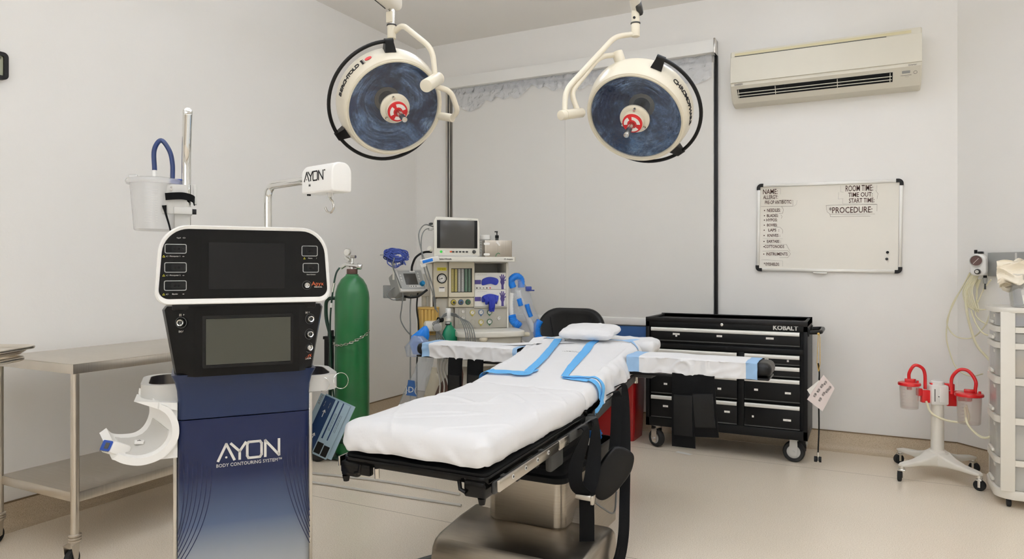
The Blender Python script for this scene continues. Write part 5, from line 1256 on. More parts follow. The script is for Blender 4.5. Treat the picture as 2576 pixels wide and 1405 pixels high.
def wheel(x, y, r, w_, ang, lock=False):
    M = T(x, y, 0) @ RZ(ang)
    b = MB('rubber'); b.lathe([(r * .62, -w_ / 2), (r * .9, -w_ / 2), (r, -w_ / 4), (r, w_ / 4), (r * .9, w_ / 2), (r * .62, w_ / 2)], M @ T(0, 0, r) @ RY(90), 32); b.lathe([(0, -w_ * .4), (r * .64, -w_ * .4), (r * .64, w_ * .4), (0, w_ * .4)], M @ T(0, 0, r) @ RY(90), 24, 'light_grey')
    o = b.build('caster', ch)
    b = MB('light_grey'); pz = .158
    for s_ in (-1, 1): b.prism([(-.022, pz), (.022, pz), (.026, r + .01), (.016, r - .028), (-.016, r - .028), (-.026, r + .01)], s_ * (w_ / 2 + .003), s_ * (w_ / 2 + .006), M @ Matrix(((0, 0, 1, 0), (1, 0, 0, 0), (0, 1, 0, 0), (0, 0, 0, 1))), 'chrome' if lock else 'light_grey')
    b.box((0, 0, pz - .006), (w_ + .02, .07, .008), .002, M); b.cyl((-w_ / 2 - .012, 0, r), (w_ / 2 + .012, 0, r), .008, M=M, seg=12); b.build('fork', o)
wheel(-.462, .05, .062, .045, 60, True); wheel(-.40, .36, .062, .045, 20, True); wheel(.440, .07, .068, .045, 88); wheel(.47, .36, .062, .045, 0)
# tags and cord on the handle
lx0 = -.851
b = MB('paper'); M = T(-.251, 4.775, .49) @ RZ(8) @ FRONT
b.prism([(-.075, .06), (-.005, .125), (.055, .03), (-.02, -.035)], 0, .001, M @ T(.0, -.06, -.004), 'paper'); b.prism([(.02, .10), (.085, .02), (.015, -.13), (-.075, -.06), ], .0, .001, M, 'pink_paper')
for k, (x, y) in enumerate(((-.03, -.03), (-.01, .0), (.01, .03), (.03, .05), (.0, -.055), (.02, -.02), (.04, .0), (.055, .02))): b.text('#:|#', .022, M @ T(x, y, .0015) @ RZ(62), 'ink', sx=.7)
tag(b.build('paper_tag'), 'white and pink printed paper tags hanging from the tool chest handle', 'tag')
b = MB('amber_plastic'); b.tube([(-.262, 4.80, .85), (-.262, 4.785, .82), (-.268, 4.78, .66), (-.260, 4.78, .61)], .0022, 6); b.tube([(-.258, 4.80, .85), (-.252, 4.785, .82), (-.250, 4.78, .66), (-.258, 4.78, .61)], .0022, 6); b.ball((-.26, 4.785, .845), .008)
tag(b.build('lanyard'), 'thin tan lanyard looped on the tool chest handle', 'lanyard')
b = MB('black_plastic'); b.tube(spline([(-.262, 4.79, .66), (-.255, 4.783, .60), (-.258, 4.781, .45), (-.257, 4.78, .25), (-.262, 4.78, .10)], 6), .0045, 8); b.cyl((-.262, 4.78, .045), (-.262, 4.78, .10), .007, m='chrome', seg=12); b.cyl((-.285, 4.78, .055), (-.268, 4.78, .055), .018, m='black_plastic', seg=16).cyl((-.256, 4.78, .055), (-.243, 4.78, .055), .018, m='black_plastic', seg=16)
tag(b.build('stethoscope'), 'black stethoscope hanging from the tool chest handle nearly to the floor', 'stethoscope')
# red sharps bin
rb = thing('waste_bin', 'tall dark red plastic bin on the floor left of the tool chest', 'bin', (-1.66, 5.02, 0))
b = MB('bin_red'); S = lambda s, z: [(x * s, y * s, z) for x, y in rrect(.36, .27, .03, 5)]
b.loft([S(.90, 0), S(.91, .03), S(.96, .20), S(1.0, .55), S(1.02, .56), S(1.02, .575), S(.98, .58)]); b.bb(-.17, .17, -.145, -.13, .42, .46, .004); b.build('body', rb, smooth=25)
b = MB('black_matte'); b.prism([(.04, .0), (.04, .11), (.055, .13), (.08, .13), (.095, .11), (.095, 0)], .123, .128, FRONT, 'bin_red'); b.text('BIOHAZARD', .02, T(.05, -.1345, .40) @ FRONT, 'white_ink') if False else None; b.build('foot_recess', rb)
b = MB('bin_red'); b.prism(rrect(.36, .27, .04, 5), .58, .60, bev=.006); b.cyl((.10, -.13, .5), (.10, -.15, .5), .016, m='grey_plastic', seg=16); b.build('lid', rb)
# black office chair behind the table head
cc = thing('office_chair', 'black upholstered chair with a rounded stitched backrest behind the operating table', 'chair', (-1.865, 4.42, 0), 4)
b = MB('black_leather')
def cdp(q): return Vector((0, -.03 * (q.x / .25) ** 2 * 0 + .035 * (q.x / .25) ** 2 * -1, 0)) + Vector((-q.x * .16 * max(0, (q.z - .05) / .2) ** 2, 0, 0)) - Vector((0, 1, 0)) * (-.006 if False else 0) + Vector((0, .006 if abs(abs(q.x) - (.17 - .25 * max(0, .1 - q.z) * .6)) < .006 and q.y < 0 else 0, 0))
rbox(b, .255, .045, .26, .09, 72, 10, 50, None)
b.bm.free(); b.bm = bmesh.new()
P = rrect(.50, .52, (.05, .15, .15, .05), 10)
n_ = len(P); secs = []
for y, s_ in ((-.045, .80), (-.052, .90), (-.045, .965), (-.025, 1.0), (.0, 1.0), (.02, .97), (.03, .88)):
    secs.append([(x * s_, y - .05 * (x * s_ / .25) ** 2 + .0, z * (1 - (1 - s_) * .9)) for x, z in P])
b.loft(secs, T(0, .27, .71) @ RX(-6))
b.build('backrest', cc, smooth=60)
b = MB('black_matte')
for s_ in (-1, 1): b.tube(spline([(s_ * .175, -.062, .235), (s_ * .145, -.070, .12), (s_ * .12, -.070, -.02), (s_ * .11, -.066, -.2)], 6), .003, 6, T(0, .27, .71) @ RX(-6), 'black_matte')
b.build('seam', cc)
b = MB('black_leather'); rbox(b, .25, .24, .045, .06, 20, 20, 6, None, T(0, 0, .48)); b.build('seat', cc, smooth=60)
b = MB('black_plastic'); b.bb(-.03, .03, .2, .28, .40, .62, .01).bb(-.12, .12, -.1, .22, .40, .435, .01); b.cyl((0, 0, .10), (0, 0, .42), .028); b.build('post', cc)
for k in range(5):
    a = 2 * math.pi * k / 5 + .3; b = MB('black_plastic'); b.tube([(0, 0, .10), (.27 * math.cos(a), .27 * math.sin(a), .075)], [.025, .015], 10); o = b.build('leg', cc)
    b = MB('rubber'); b.cyl((.27 * math.cos(a) - .02, .27 * math.sin(a), .03), (.27 * math.cos(a) + .02, .27 * math.sin(a), .03), .03, bev=.006); b.build('caster', o)
# scrap of paper under the chest
tag(MB('paper').raw([(-1.145, 4.78, .002), (-1.035, 4.745, .002), (-1.05, 4.70, .004), (-1.155, 4.735, .003), (-1.10, 4.74, .006)], [(0, 1, 4), (1, 2, 4), (2, 3, 4), (3, 0, 4)]).build('paper_scrap'), 'scrap of white paper on the floor in front of the tool chest', 'paper')
# waste bag with packaging under the table
wb_ = thing('waste_basket', 'open black waste basket full of packaging behind the table straps', 'basket', (-1.40, 3.63, 0))
b = MB('black_plastic'); b.loft([[(x * s_, y * s_, z) for x, y in rrect(.28, .26, .05, 5)] for s_, z in ((.8, 0), (.82, .01), (1.0, .30), (1.03, .30), (1.03, .312), (.97, .312), (.8, .02))]); b.build('body', wb_)
random.seed(11)
for k, (m_, dx, dy, dz, sx, sy, sz, lab) in enumerate((('white_plastic', -.06, -.06, .33, .03, .03, .07, 'white plastic bottle in the waste basket, its neck upward'), ('bright_blue', .06, .0, .34, .05, .05, .035, 'crumpled blue wrapper in the waste basket'), ('warm_white', .03, -.09, .31, .05, .04, .04, 'crumpled cream packaging at the front of the waste basket'), ('frosted_plastic', -.10, .05, .32, .06, .05, .05, 'clear plastic packaging at the back of the waste basket'), ('paper', -.02, .04, .35, .06, .05, .03, 'crumpled white paper on top of the waste basket'))):
    b = MB(m_); b.ball((0, 0, 0), 1.0, (1, 1, 1), seg=20); 
    for v in b.bm.verts:
        p = v.co * (1 + .25 * noise.noise(v.co * 3 + Vector((k * 5, 0, 0)))); v.co = Vector((p.x * sx, p.y * sy, p.z * sz))
    tag(b.build('packaging', smooth=25), lab, 'packaging', 'rubbish in the waste basket', loc=(-1.40 + dx, 3.63 + dy, dz))
# ------------------------------------------------------------ stainless work table on the left wall
wt = thing('work_table', 'long stainless steel work table with a lower shelf along the left wall', 'table', (-3.275, 2.40, 0))
TX, TY, TZ = .305, .63, .855
def top(z, name, hx, hy, side):
    b = MB('steel'); b.bb(-hx, hx, -hy, hy, z - .003, z, .001)
    for s_ in (-1, 1): b.bb(s_ * hx - .0015 * s_, s_ * hx, -hy, hy, z - side, z, .001).bb(-hx, hx, s_ * hy - .002 * s_, s_ * hy, z - side, z, .001)
    return b.build(name, wt, smooth=30)
top(TZ, 'table_top', TX, TY, .042); top(.305, 'shelf', TX - .02, TY - .02, .042)
for sx in (-1, 1):
    for sy in (-1, 1):
        x, y = sx * (TX - .018), sy * (TY - .018)
        b = MB('steel'); b.cyl((x, y, .115), (x, y, TZ - .004), .0165, seg=24)
        for z in (.105, .117, .129): b.tube([(x + .02 * math.cos(a), y + .02 * math.sin(a), z) for a in [k * math.pi / 8 for k in range(16)]], .006, 6, closed=True)
        o = b.build('leg', wt)
        b = MB('rubber'); M = T(x + .012, y - .02, 0) @ RZ(25)
        b.lathe([(.0, -.016), (.030, -.016), (.0375, -.010), (.0375, .010), (.030, .016), (0, .016)], M @ T(0, 0, .0375) @ RY(90), 28); b.prism([(-.028, .10), (.02, .10), (.012, .035), (-.012, .03)], .018, .021, M @ Matrix(((0, 0, 1, 0), (1, 0, 0, 0), (0, 1, 0, 0), (0, 0, 0, 1))), 'steel'); b.prism([(-.028, .10), (.02, .10), (.012, .035), (-.012, .03)], -.021, -.018, M @ Matrix(((0, 0, 1, 0), (1, 0, 0, 0), (0, 1, 0, 0), (0, 0, 0, 1))), 'steel')
        b.build('caster', o)
# instrument tray entering from the left
tr = thing('instrument_stand', 'steel instrument tray stand reaching in at the left edge of the photo', 'tray stand', (-2.446, 1.0, 0), 27)
Mt2 = Matrix()
b = MB('steel'); o_ = rrect(.50, .34, .05, 8); i_ = rrect(.46, .30, .035, 8)
def rs(P, z): return [(x, y, z) for x, y in P]
b.loft([rs(rrect(.515, .355, .055, 8), 1.013), rs(rrect(.52, .36, .057, 8), 1.018), rs(rrect(.515, .355, .055, 8), 1.022), rs(rrect(.47, .31, .04, 8), 1.016), rs(rrect(.45, .29, .03, 8), 1.000), rs(rrect(.45, .29, .03, 8), .997), rs(rrect(.48, .32, .045, 8), 1.008)], closed=False); b.build('tray', tr, smooth=60)
b = MB('steel'); b.tube(fillet([(-.10, -.145, .985), (.235, -.145, .985), (.235, .145, .985), (-.10, .145, .985)], .05), .008, 10); b.tube([(-.10, -.145, .985), (-.23, -.145, .985), (-.23, .145, .985), (-.10, .145, .985)], .008, 10); b.cyl((-.22, 0, .06), (-.22, 0, .985), .012); b.tube(fillet([(.1, -.2, .06), (-.22, -.2, .06), (-.22, .2, .06), (.1, .2, .06)], .03), .014, 10); b.build('stand', tr)
for x, y in ((.1, -.2), (.1, .2), (-.22, -.2), (-.22, .2)): MB('rubber').cyl((x - .012, y, .024), (x + .012, y, .024), .024, bev=.004).build('caster', tr)
# ------------------------------------------------------------ oxygen cylinder on its cart
CX, CY = -3.05, 3.65
oc = thing('oxygen_cylinder', 'tall green oxygen cylinder chained to a cart behind the tower', 'gas cylinder', (CX, CY, 0))
b = MB('green_paint'); b.lathe([(0, .03), (.10, .03), (.1135, .045), (.1135, 1.06), (.109, 1.10), (.096, 1.145), (.073, 1.185), (.050, 1.205), (.042, 1.212), (.042, 1.218), (.030, 1.222)], None, 56); b.build('tank', oc, smooth=50)
b = MB('gauge_yellow'); b.mats[0] = 'brown_rubber'; b.cyl((0, 0, 1.218), (0, 0, 1.255), .036, bev=.004); b.build('neck_ring', oc)
b = MB('chrome'); b.cyl((0, 0, 1.25), (0, 0, 1.30), .017, .013); b.cyl((-.05, -.01, 1.285), (.055, .0, 1.272), .014); b.cyl((.045, 0, 1.272), (.075, .01, 1.268), .022, .018, bev=.004); b.cyl((-.04, -.01, 1.285), (-.075, -.02, 1.262), .012)
b.cyl((.01, -.01, 1.30), (.01, -.01, 1.335), .010); b.cyl((-.02, 0, 1.30), (-.02, 0, 1.345), .007)
b.cyl((-.02, -.012, 1.365), (-.02, -.034, 1.365), .026, bev=.004); b.cyl((-.02, -.0345, 1.365), (-.02, -.0355, 1.365), .021, m='paper'); b.cyl((.01, -.02, 1.335), (.045, -.02, 1.335), .010, m='satin_chrome'); b.cyl((-.045, -.01, 1.33), (-.01, -.01, 1.31), .014); b.build('regulator', oc)
b = MB('dark_green'); b.tube(spline([(-.073, -.04, 1.262), (-.078, -.07, 1.22), (-.080, -.095, 1.12), (-.085, -.115, .95), (-.082, -.12, .75), (-.06, -.125, .5), (-.02, -.13, .3), (.02, -.14, .2), (.06, -.15, .12)], 8), .006, 10)
b.cyl((-.079, -.086, 1.16), (-.083, -.10, 1.10), .008, m='satin_chrome'); b.cyl((-.082, -.110, 1.03), (-.082, -.112, 1.00), .009, m='paper')
tag(b.build('gas_hose', smooth=60), 'dark green hose running down the front of the oxygen cylinder', 'hose', loc=(CX, CY, 0))
# chain
b = MB('satin_chrome'); n_ = 26
for k in range(n_):
    a = R(168 + 205 * k / (n_ - 1)); t_ = k / (n_ - 1); r_ = .121; z = .815 - .06 * math.sin(math.pi * min(1, t_ * 1.15)) + .03 * (t_ > .9) * (t_ - .9) * 10; 
    c_ = Vector((r_ * math.cos(a), r_ * math.sin(a), z)); tx = Vector((-math.sin(a), math.cos(a), 0)); ou = Vector((0, 0, 1)) if k % 2 else Vector((math.cos(a), math.sin(a), 0))
    b.tube([c_ + tx * .013 * math.cos(q) + ou * .006 * math.sin(q) for q in [j * math.pi / 5 for j in range(10)]], .0021, 5, closed=True)
tag(b.build('chain'), 'thin steel chain wrapped round the oxygen cylinder', 'chain', loc=(CX, CY, 0))
ct = thing('cylinder_cart', 'dark green and black two-wheeled cart holding the oxygen cylinder', 'cart', (CX, CY, 0), 8)
b = MB('dark_green'); 
for y in (-.05, .10): b.tube(fillet([(-.02, y, 1.06), (-.17, y, 1.06), (-.17, y, .92), (-.13, y, .80), (-.145, y, .03)], .05), .012, 12)
b.bb(-.15, .13, -.13, .13, .012, .028, .003); b.ring(rrect(.28, .26, .12, 8), rrect(.26, .24, .11, 8), .12, .16, T(.0, .0, 0)); b.build('frame', ct)
b = MB('black_plastic'); b.bb(-.172, -.158, -.03, .03, .45, .84, .004).bb(-.21, -.17, -.012, .012, .46, .80, .003).cyl((-.20, -.02, .50), (-.20, .02, .50), .02); b.bb(-.215, -.14, -.02, .02, .78, .80, .002); b.build('backboard', ct)
for s_ in (-1, 1): MB('rubber').cyl((-.16, .16 * s_ - .02, .09), (-.16, .16 * s_ + .02, .09), .09, bev=.012).build('wheel', ct)
b = MB('clear_tube'); b.mats[0] = 'light_grey'; b.tube(spline([(-3.2, 3.2, .008), (-2.9, 3.25, .008), (-2.5, 3.3, .008), (-2.0, 3.3, .008)], 8), .007, 8); tag(b.build('floor_hose'), 'pale hose lying on the floor behind the tower', 'hose')
b = MB('light_grey'); b.tube(spline([(-3.2, 3.05, .008), (-2.8, 3.1, .008), (-2.4, 3.12, .008), (-1.9, 3.15, .008)], 8), .007, 8); tag(b.build('floor_hose'), 'second pale hose on the floor, nearer the camera', 'hose')
# ------------------------------------------------------------ suction stand
ss = thing('suction_stand', 'white four-legged rolling suction stand with a central column', 'stand', (.392, 4.912, 0))
b = MB('warm_white')
b.cyl((0, 0, .12), (0, 0, .46), .036, .034, seg=40)
def foot(cx_, cy_):
    d = Vector((cx_, cy_, 0)).normalized(); nn = Vector((-d.y, d.x, 0)); L_ = Vector((cx_, cy_, 0)).length; secs = []
    for t, w_, z0, z1 in ((0, .055, .07, .165), (.15, .050, .072, .155), (.35, .040, .080, .132), (.6, .033, .084, .116), (.85, .028, .084, .110), (.97, .025, .085, .106), (1.04, .015, .088, .100)):
        c_ = d * L_ * t; secs.append([tuple(c_ + nn * x + Vector((0, 0, (z0 + z1) / 2 + z))) for x, z in rrect(w_ * 2, z1 - z0, min(.012, (z1 - z0) * .4), 4)])
    b.loft(secs)
FT = [(-.19, .205), (-.195, -.20), (.205, .195), (.185, -.215)]
for f in FT: foot(*f)
b.ball((0, 0, .125), .075, (1, 1, .6)); b.build('base', ss, smooth=60)
for k, (x, y) in enumerate(FT):
    a = (30, 85, -35, -20)[k]; b = MB('rubber'); M = T(x, y, 0) @ RZ(a)
    b.lathe([(0, -.012), (.026, -.012), (.031, -.008), (.031, .008), (.026, .012), (0, .012)], M @ T(.0, .012, .031) @ RX(90) @ RX(0), 28)
    b.cyl((0, 0, .07), (0, 0, .09), .014, M=M, m='chrome'); b.box((0, .0, .066), (.03, .04, .012), .003, M, 'chrome'); b.box((0, -.004, .045), (.014, .006, .05), .002, M, 'chrome'); b.build('caster', ss)
b = MB('white_plastic'); M = RZ(18); b.box((0, 0, .498), (.098, .085, .118), .010, M); b.lathe([(.036, .553), (.036, .574), (.03, .580), (0, .580)], M, 32); b.bb(-.034, -.028, -.044, -.0415, .46, .535, 0, M, 'grey_ink'); b.box((.012, -.043, .50), (.038, .006, .09), .003, M); b.cyl((-.010, -.043, .49), (-.010, -.047, .49), .003, M=M, m='ink', seg=10); b.box((-.03, .0, .560), (.02, .03, .012), .002, M, 'red_plastic')
b.build('housing', ss)
b = MB('red_plastic'); b.box((-.070, -.005, .485), (.05, .035, .075), .004, M).box((-.105, -.01, .51), (.03, .03, .045), .004, M).build('canister_bracket', ss)
b = MB('red_plastic'); b.box((.078, .0, .475), (.06, .035, .09), .004, M).box((.065, .0, .545), (.045, .05, .04), .004, M).box((.125, -.02, .495), (.07, .04, .06), .006, M).box((.150, -.045, .49), (.03, .02, .05), .003, M); b.build('canister_bracket', ss)
def can(x, y, z, r0, r1, h, hose, label):
    c_ = thing('suction_jar', label, 'suction canister', (.392 + x, 4.912 + y, z), 0, 'clear canisters with red lids on the stand')
    b = MB('canister_plastic'); b.lathe([(0, 0), (r0, 0), (r0 + .003, .004), (r1, h), (r1 - .002, h), (r0, .006), (0, .005)], None, 36)
    for k in range(7): b.strokes([[(-.012, 0), (.0, 0)]], .0012, T(-r0 * .55, -r0 * .88 - .0012 * k, .02 + .02 * k) @ FRONT, 'grey_ink')
    b.build('vessel', c_)
    b = MB('red_plastic'); b.lathe([(r1 * .96, h - .008), (r1 * 1.14, h - .004), (r1 * 1.17, h + .004), (r1 * 1.12, h + .012), (r1 * .9, h + .016), (0, h + .019)], None, 40)
    b.box((0, .0, h + .024), (.05, .03, .022), .004); b.cyl((r1 * .5, 0, h), (r1 * .5, 0, h + .035), .008, seg=14); b.cyl((r1 * .8, -.01, h), (r1 * .8, -.01, h + .028), .007, seg=14); b.cyl((0, -r1 * .2, h - .03), (0, -r1 * .2, h), .014); b.build('lid', c_)
    b = MB('red_plastic'); b.tube(spline(hose, 8), .0095, 14); b.build('hose', c_)
can(-.150, -.05, .408, .046, .054, .145, [(.0, 0, .165), (-.0, 0, .215), (.028, .0, .262), (.066, .01, .25), (.083, .02, .21), (.085, .03, .12)], 'smaller clear suction canister with red lid and hose on the left side of the stand')
can(.150, -.10, .355, .055, .064, .165, [(.03, .0, .19), (.032, 0, .25), (.0, .02, .302), (-.045, .03, .305), (-.082, .04, .25), (-.078, .05, .16)], 'larger clear suction canister with red lid and hose on the right side of the stand')
def ytube(pts, r, name, label, m='clear_tube', grp='pale suction tubing', n=8):
    b = MB(m); b.tube(spline(pts, n), r, 8); return tag(b.build(name), label, 'tubing', grp)
ytube([(.33, 4.86, .46), (.36, 4.85, .39), (.45, 4.84, .355), (.54, 4.83, .37), (.53, 4.83, .46)], .006, 'suction_tube', 'pale tube looping behind the white column between the two canisters')
ytube([(.52, 4.80, .45), (.53, 4.74, .36), (.60, 4.72, .30), (.66, 4.74, .34), (.68, 4.76, .47), (.70, 4.8, .62), (.74, 4.85, .75)], .0065, 'suction_tube', 'pale tube from the right canister rising towards the plastic drawers')
# ------------------------------------------------------------ tower of translucent drawers at the right edge
pdx, pdy = .62, 4.43
pdr = thing('drawer_cart', 'white framed cart of six translucent plastic drawers at the right edge', 'drawer cart', (pdx, pdy, 0))
D_, W_ = .36, .385          # depth along x, width along y
b = MB('warm_white')
def rr_(z0, z1, grow=0.0): b.prism([(x, y) for x, y in rrect(D_ + grow, W_ + grow, (.02, .02, .09, .09), 8, D_ / 2, W_ / 2)], z0, z1, bev=.004)
rr_(1.025, 1.052, .02); rr_(.045, .092, .006)
for x in (.05, D_ - .04):
    for y in (.0, W_): b.bb(x - .032, x + .032, y - .006 if y == 0 else y - .010, y + .010 if y == 0 else y + .006, .09, 1.03, .003)
b.bb(D_ - .01, D_, 0, W_, .09, 1.03)
Z = [(.92, .95), (.835, .865), (.645, .682), (.440, .474), (.222, .252)]
for z0, z1 in Z: b.ring([(x, y) for x, y in rrect(D_, W_, (.02, .02, .09, .09), 8, D_ / 2, W_ / 2)], [(x, y) for x, y in rrect(D_ - .03, W_ - .03, (.012, .012, .075, .075), 8, D_ / 2, W_ / 2)], z0, z1)
b.build('frame', pdr, smooth=40)
tiers = [(.092, .222), (.252, .440), (.474, .645), (.682, .835), (.865, .92), (.95, 1.025)]
con = ['light_grey', 'warm_white', 'brown_rubber', 'amber_plastic', 'dark_grey', 'blue_plastic']
for k, (z0, z1) in enumerate(tiers):
    b = MB('drawer_plastic'); o_, i_ = rrect(D_ - .02, W_ - .02, (.015, .015, .085, .085), 8, D_ / 2, W_ / 2), rrect(D_ - .026, W_ - .026, (.012, .012, .08, .08), 8, D_ / 2, W_ / 2)
    b.ring(o_, i_, z0 + .004, z1 - .004); b.prism(i_, z0 + .003, z0 + .007); o = b.build('drawer', pdr)
    b = MB('paper'); b.box((.0085, .12, z1 - .022), (.002, .045, .016), 0); b.build('label', o); b = MB('warm_white'); b.box((.004, .19, z0 + .02), (.014, .12, .018), .005); b.build('handle', o)
random.seed(5)
for k, (z0, z1) in enumerate(tiers):
    h = (z1 - z0)
    for j, (m_, x, y, w_, d_2, hh) in enumerate(((con[k], .12, .10, .13, .12, .6), (con[(k + 2) % 6], .12, .26, .12, .14, .5), (con[(k + 3) % 6], .26, .12, .10, .16, .7))):
        b = MB(m_); b.box((x, y, z0 + .009 + h * hh / 2), (w_, d_2, h * hh), .008); tag(b.build('supply_pack'), ('supply packet seen through drawer %s of the translucent cart, ' % ('one', 'two', 'three', 'four', 'five', 'six')[k]) + ('front left', 'front right', 'rear')[j], 'packet', 'supplies in the translucent drawers', loc=(pdx, pdy, 0))
for x, y in ((.06, .04), (.06, W_ - .04), (D_ - .05, .04), (D_ - .05, W_ - .04)): MB('rubber').cyl((x - .01, y, .022), (x + .01, y, .022), .022, bev=.004).cyl((x, y, .03), (x, y, .05), .01).build('caster', pdr)
# tub of bags on the drawer cart
tb2 = thing('storage_tub', 'clear plastic tub with blue contents standing on the drawer cart', 'tub', (pdx + .20, pdy + .12, 1.054))
b = MB('clear_plastic'); b.loft([[(x * s_, y * s_, z) for x, y in rrect(.26, .18, .03, 5)] for s_, z in ((.85, 0), (.86, .003), (1.0, .17), (1.04, .172), (1.04, .176), (.98, .176), (.84, .006))]); b.build('tub', tb2)
b = MB('wall_blue'); b.mats[0] = 'gauge_blue'; b.box((.03, .0, .08), (.15, .13, .14), .02); tag(b.build('blue_packet'), 'pale blue packets inside the clear tub on the drawer cart', 'packet', loc=(pdx + .20, pdy + .12, 1.054))
b = MB('paper'); b.prism([(-.035, .0), (.03, .0), (.035, .1), (-.01, .11), (-.04, .07)], 0, .004, T(-.04, -.078, .02) @ FRONT @ RZ(6), 'paper'); tag(b.build('paper_packet'), 'crumpled white packet inside the clear tub', 'packet', loc=(pdx + .20, pdy + .12, 1.054))
for k in range(5):
    def bg(u, v, k=k):
        x = -.19 + .36 * u + .01 * k; y = -.06 + .02 * k + .045 * noise.noise(Vector((u * 6, v * 4, k * 2))); z = .155 + .10 * v * (1 - .25 * abs(u - .5)) + .03 * noise.noise(Vector((u * 6, v * 3, k * 3))) - .03 * (1 - u) * (1 - v)
        return (x, y + .05 * (1 - v) * (k - 2) * .3, z - .01 * k)
    b = MB('bag_cream'); b.sheet(bg, 40, 22, .0015)
    tag(b.build('plastic_bag', smooth=25), ('cream plastic bag draped over the clear tub, ' + ('frontmost', 'second from the front', 'middle', 'second from the back', 'rearmost')[k] + ' of five'), 'bag', 'cream bags in the tub', loc=(pdx + .20, pdy + .12, 1.054))
# ------------------------------------------------------------ wall gas panel and suction regulator on the angled wall
ad = Vector((math.cos(R(A)), math.sin(R(A)), 0)); an = Vector((-ad.y, ad.x, 0)) * -1     # along wall, and out of it (into the room)
def onw(s_, d, z): p = Vector((CH0[0], CH0[1], 0)) + ad * s_ + an * d; return (p.x, p.y, z)
gp = thing('gas_outlet_unit', 'grey medical gas outlet panel with a green socket on the angled wall', 'wall panel', onw(.50, 0, 1.30), A)
b = MB('grey_plastic'); b.bb(-.28, .40, -.02, -.001, -.09, .055, .003); 
for x in (-.10, .14): b.bb(x - .006, x + .006, -.026, -.02, -.085, .05, .001, m='light_grey')
b.build('plate', gp)
b = MB('light_grey'); b.prism([(-.048, -.03), (.048, -.03), (.03, .03), (-.03, .03)], .02, .028, T(.02, 0, .005) @ FRONT); b.cyl((.02, -.028, .0), (.02, -.036, .0), .022, m='gauge_green'); b.build('outlet', gp)
rg_ = thing('suction_regulator', 'white wall suction regulator with a round brown gauge and black knob', 'regulator', onw(.20, .06, 1.29), A + 30)
RM = RZ(0)
b = MB('white_plastic'); b.prism(rrect(.085, .135, (.03, .042, .042, .03), 8, 0, -.01), -.02, .055, FRONT, bev=.012); b.bb(-.02, .02, .0, .07, -.02, .02, .004); b.bb(-.008, .02, -.02, .03, .058, .072, .003, m='black_plastic').cyl((-.02, .0, .06), (-.02, .0, .082), .009, m='black_plastic'); b.build('body', rg_)
b = MB('chrome'); M = T(-.008, -.055, .015) @ FRONT; b.lathe([(.035, 0), (.036, .012), (.032, .014), (.030, .004), (0, .004)], M, 32, 'light_grey'); b.prism(circ(.030, 30), .005, .006, M, 'gauge_face'); b.strokes([[(-.016, -.018), (.012, .014)]], .002, M @ T(0, 0, .0065), 'paper'); b.build('gauge', rg_)
b = MB('black_plastic'); b.cyl((.0, -.055, -.052), (.0, -.088, -.052), .017, .015, bev=.003); b.cyl((.0, -.088, -.052), (.0, -.092, -.052), .010, m='light_grey'); b.build('knob', rg_)
b = MB('dark_grey'); b.cyl((.03, -.01, -.075), (.03, -.01, -.09), .010, m='black_plastic').cyl((.03, -.01, -.09), (.03, -.01, -.125), .014, .010, m='grey_plastic').cyl((.03, -.01, -.125), (.03, -.01, -.16), .005, .006); b.build('nipple', rg_)
B0 = Vector(onw(.13, .05, 1.22)); rv = Vector((.8917, .4527, 0))
def yt(pts, label, r=.0055, m='clear_tube'):
    return ytube([tuple(B0 + ad * x * 1.05 + an * y + Vector((0, 0, z))) for x, z, y in pts], r, 'suction_tube', label, m, 'pale yellow tubing coiled below the wall regulator')
yt([(.03, .02, .02), (-.04, -.06, .0), (-.10, -.20, .02), (-.13, -.30, .03), (-.12, -.36, .02), (-.06, -.40, .02), (.02, -.39, .0), (.10, -.30, .0), (.13, -.2, .0)], 'pale tube making the smaller loop on the left below the regulator', .004)
yt([(.02, .01, .03), (-.05, -.08, .0), (-.11, -.21, .02), (-.135, -.38, .03), (-.12, -.50, .02), (-.07, -.60, .02), (.0, -.635, .0), (.08, -.61, .0)], 'pale tube hanging in the longest loop down to the drawers', .004)
yt([(.05, -.03, .0), (.0, -.10, .03), (.0, -.22, .03), (.02, -.34, .02), (.06, -.44, .02), (.12, -.52, .0)], 'thicker yellow tube dropping to the drawer cart side', .0075)
for k in range(7):
    yt([(.02 + .007 * k, .0, .01), (-.03 + .012 * k, -.10, .02 + .003 * k), (-.01 + .012 * k, -.19 - .006 * k, .02), (.03 + .005 * k, -.205, .01), (.045 - .001 * k, -.12, .0), (.03 + .006 * k, -.03, .0)], 'thin yellow tube in the gathered bunch under the regulator', .0036)
yt([(.03, -.20, .02), (.08, -.215, .02), (.16, -.21, .02), (.17, -.28, .0), (.10, -.30, .0), (.04, -.24, .01), (.08, -.10, .0), (.13, -.03, .0)], 'yellow tube circling to the right of the gathered bunch', .004)
yt([(.02, -.22, .02), (.05, -.30, .02), (.10, -.36, .02), (.15, -.37, .0)], 'pale tube curving down right of the thick yellow tube', .005)
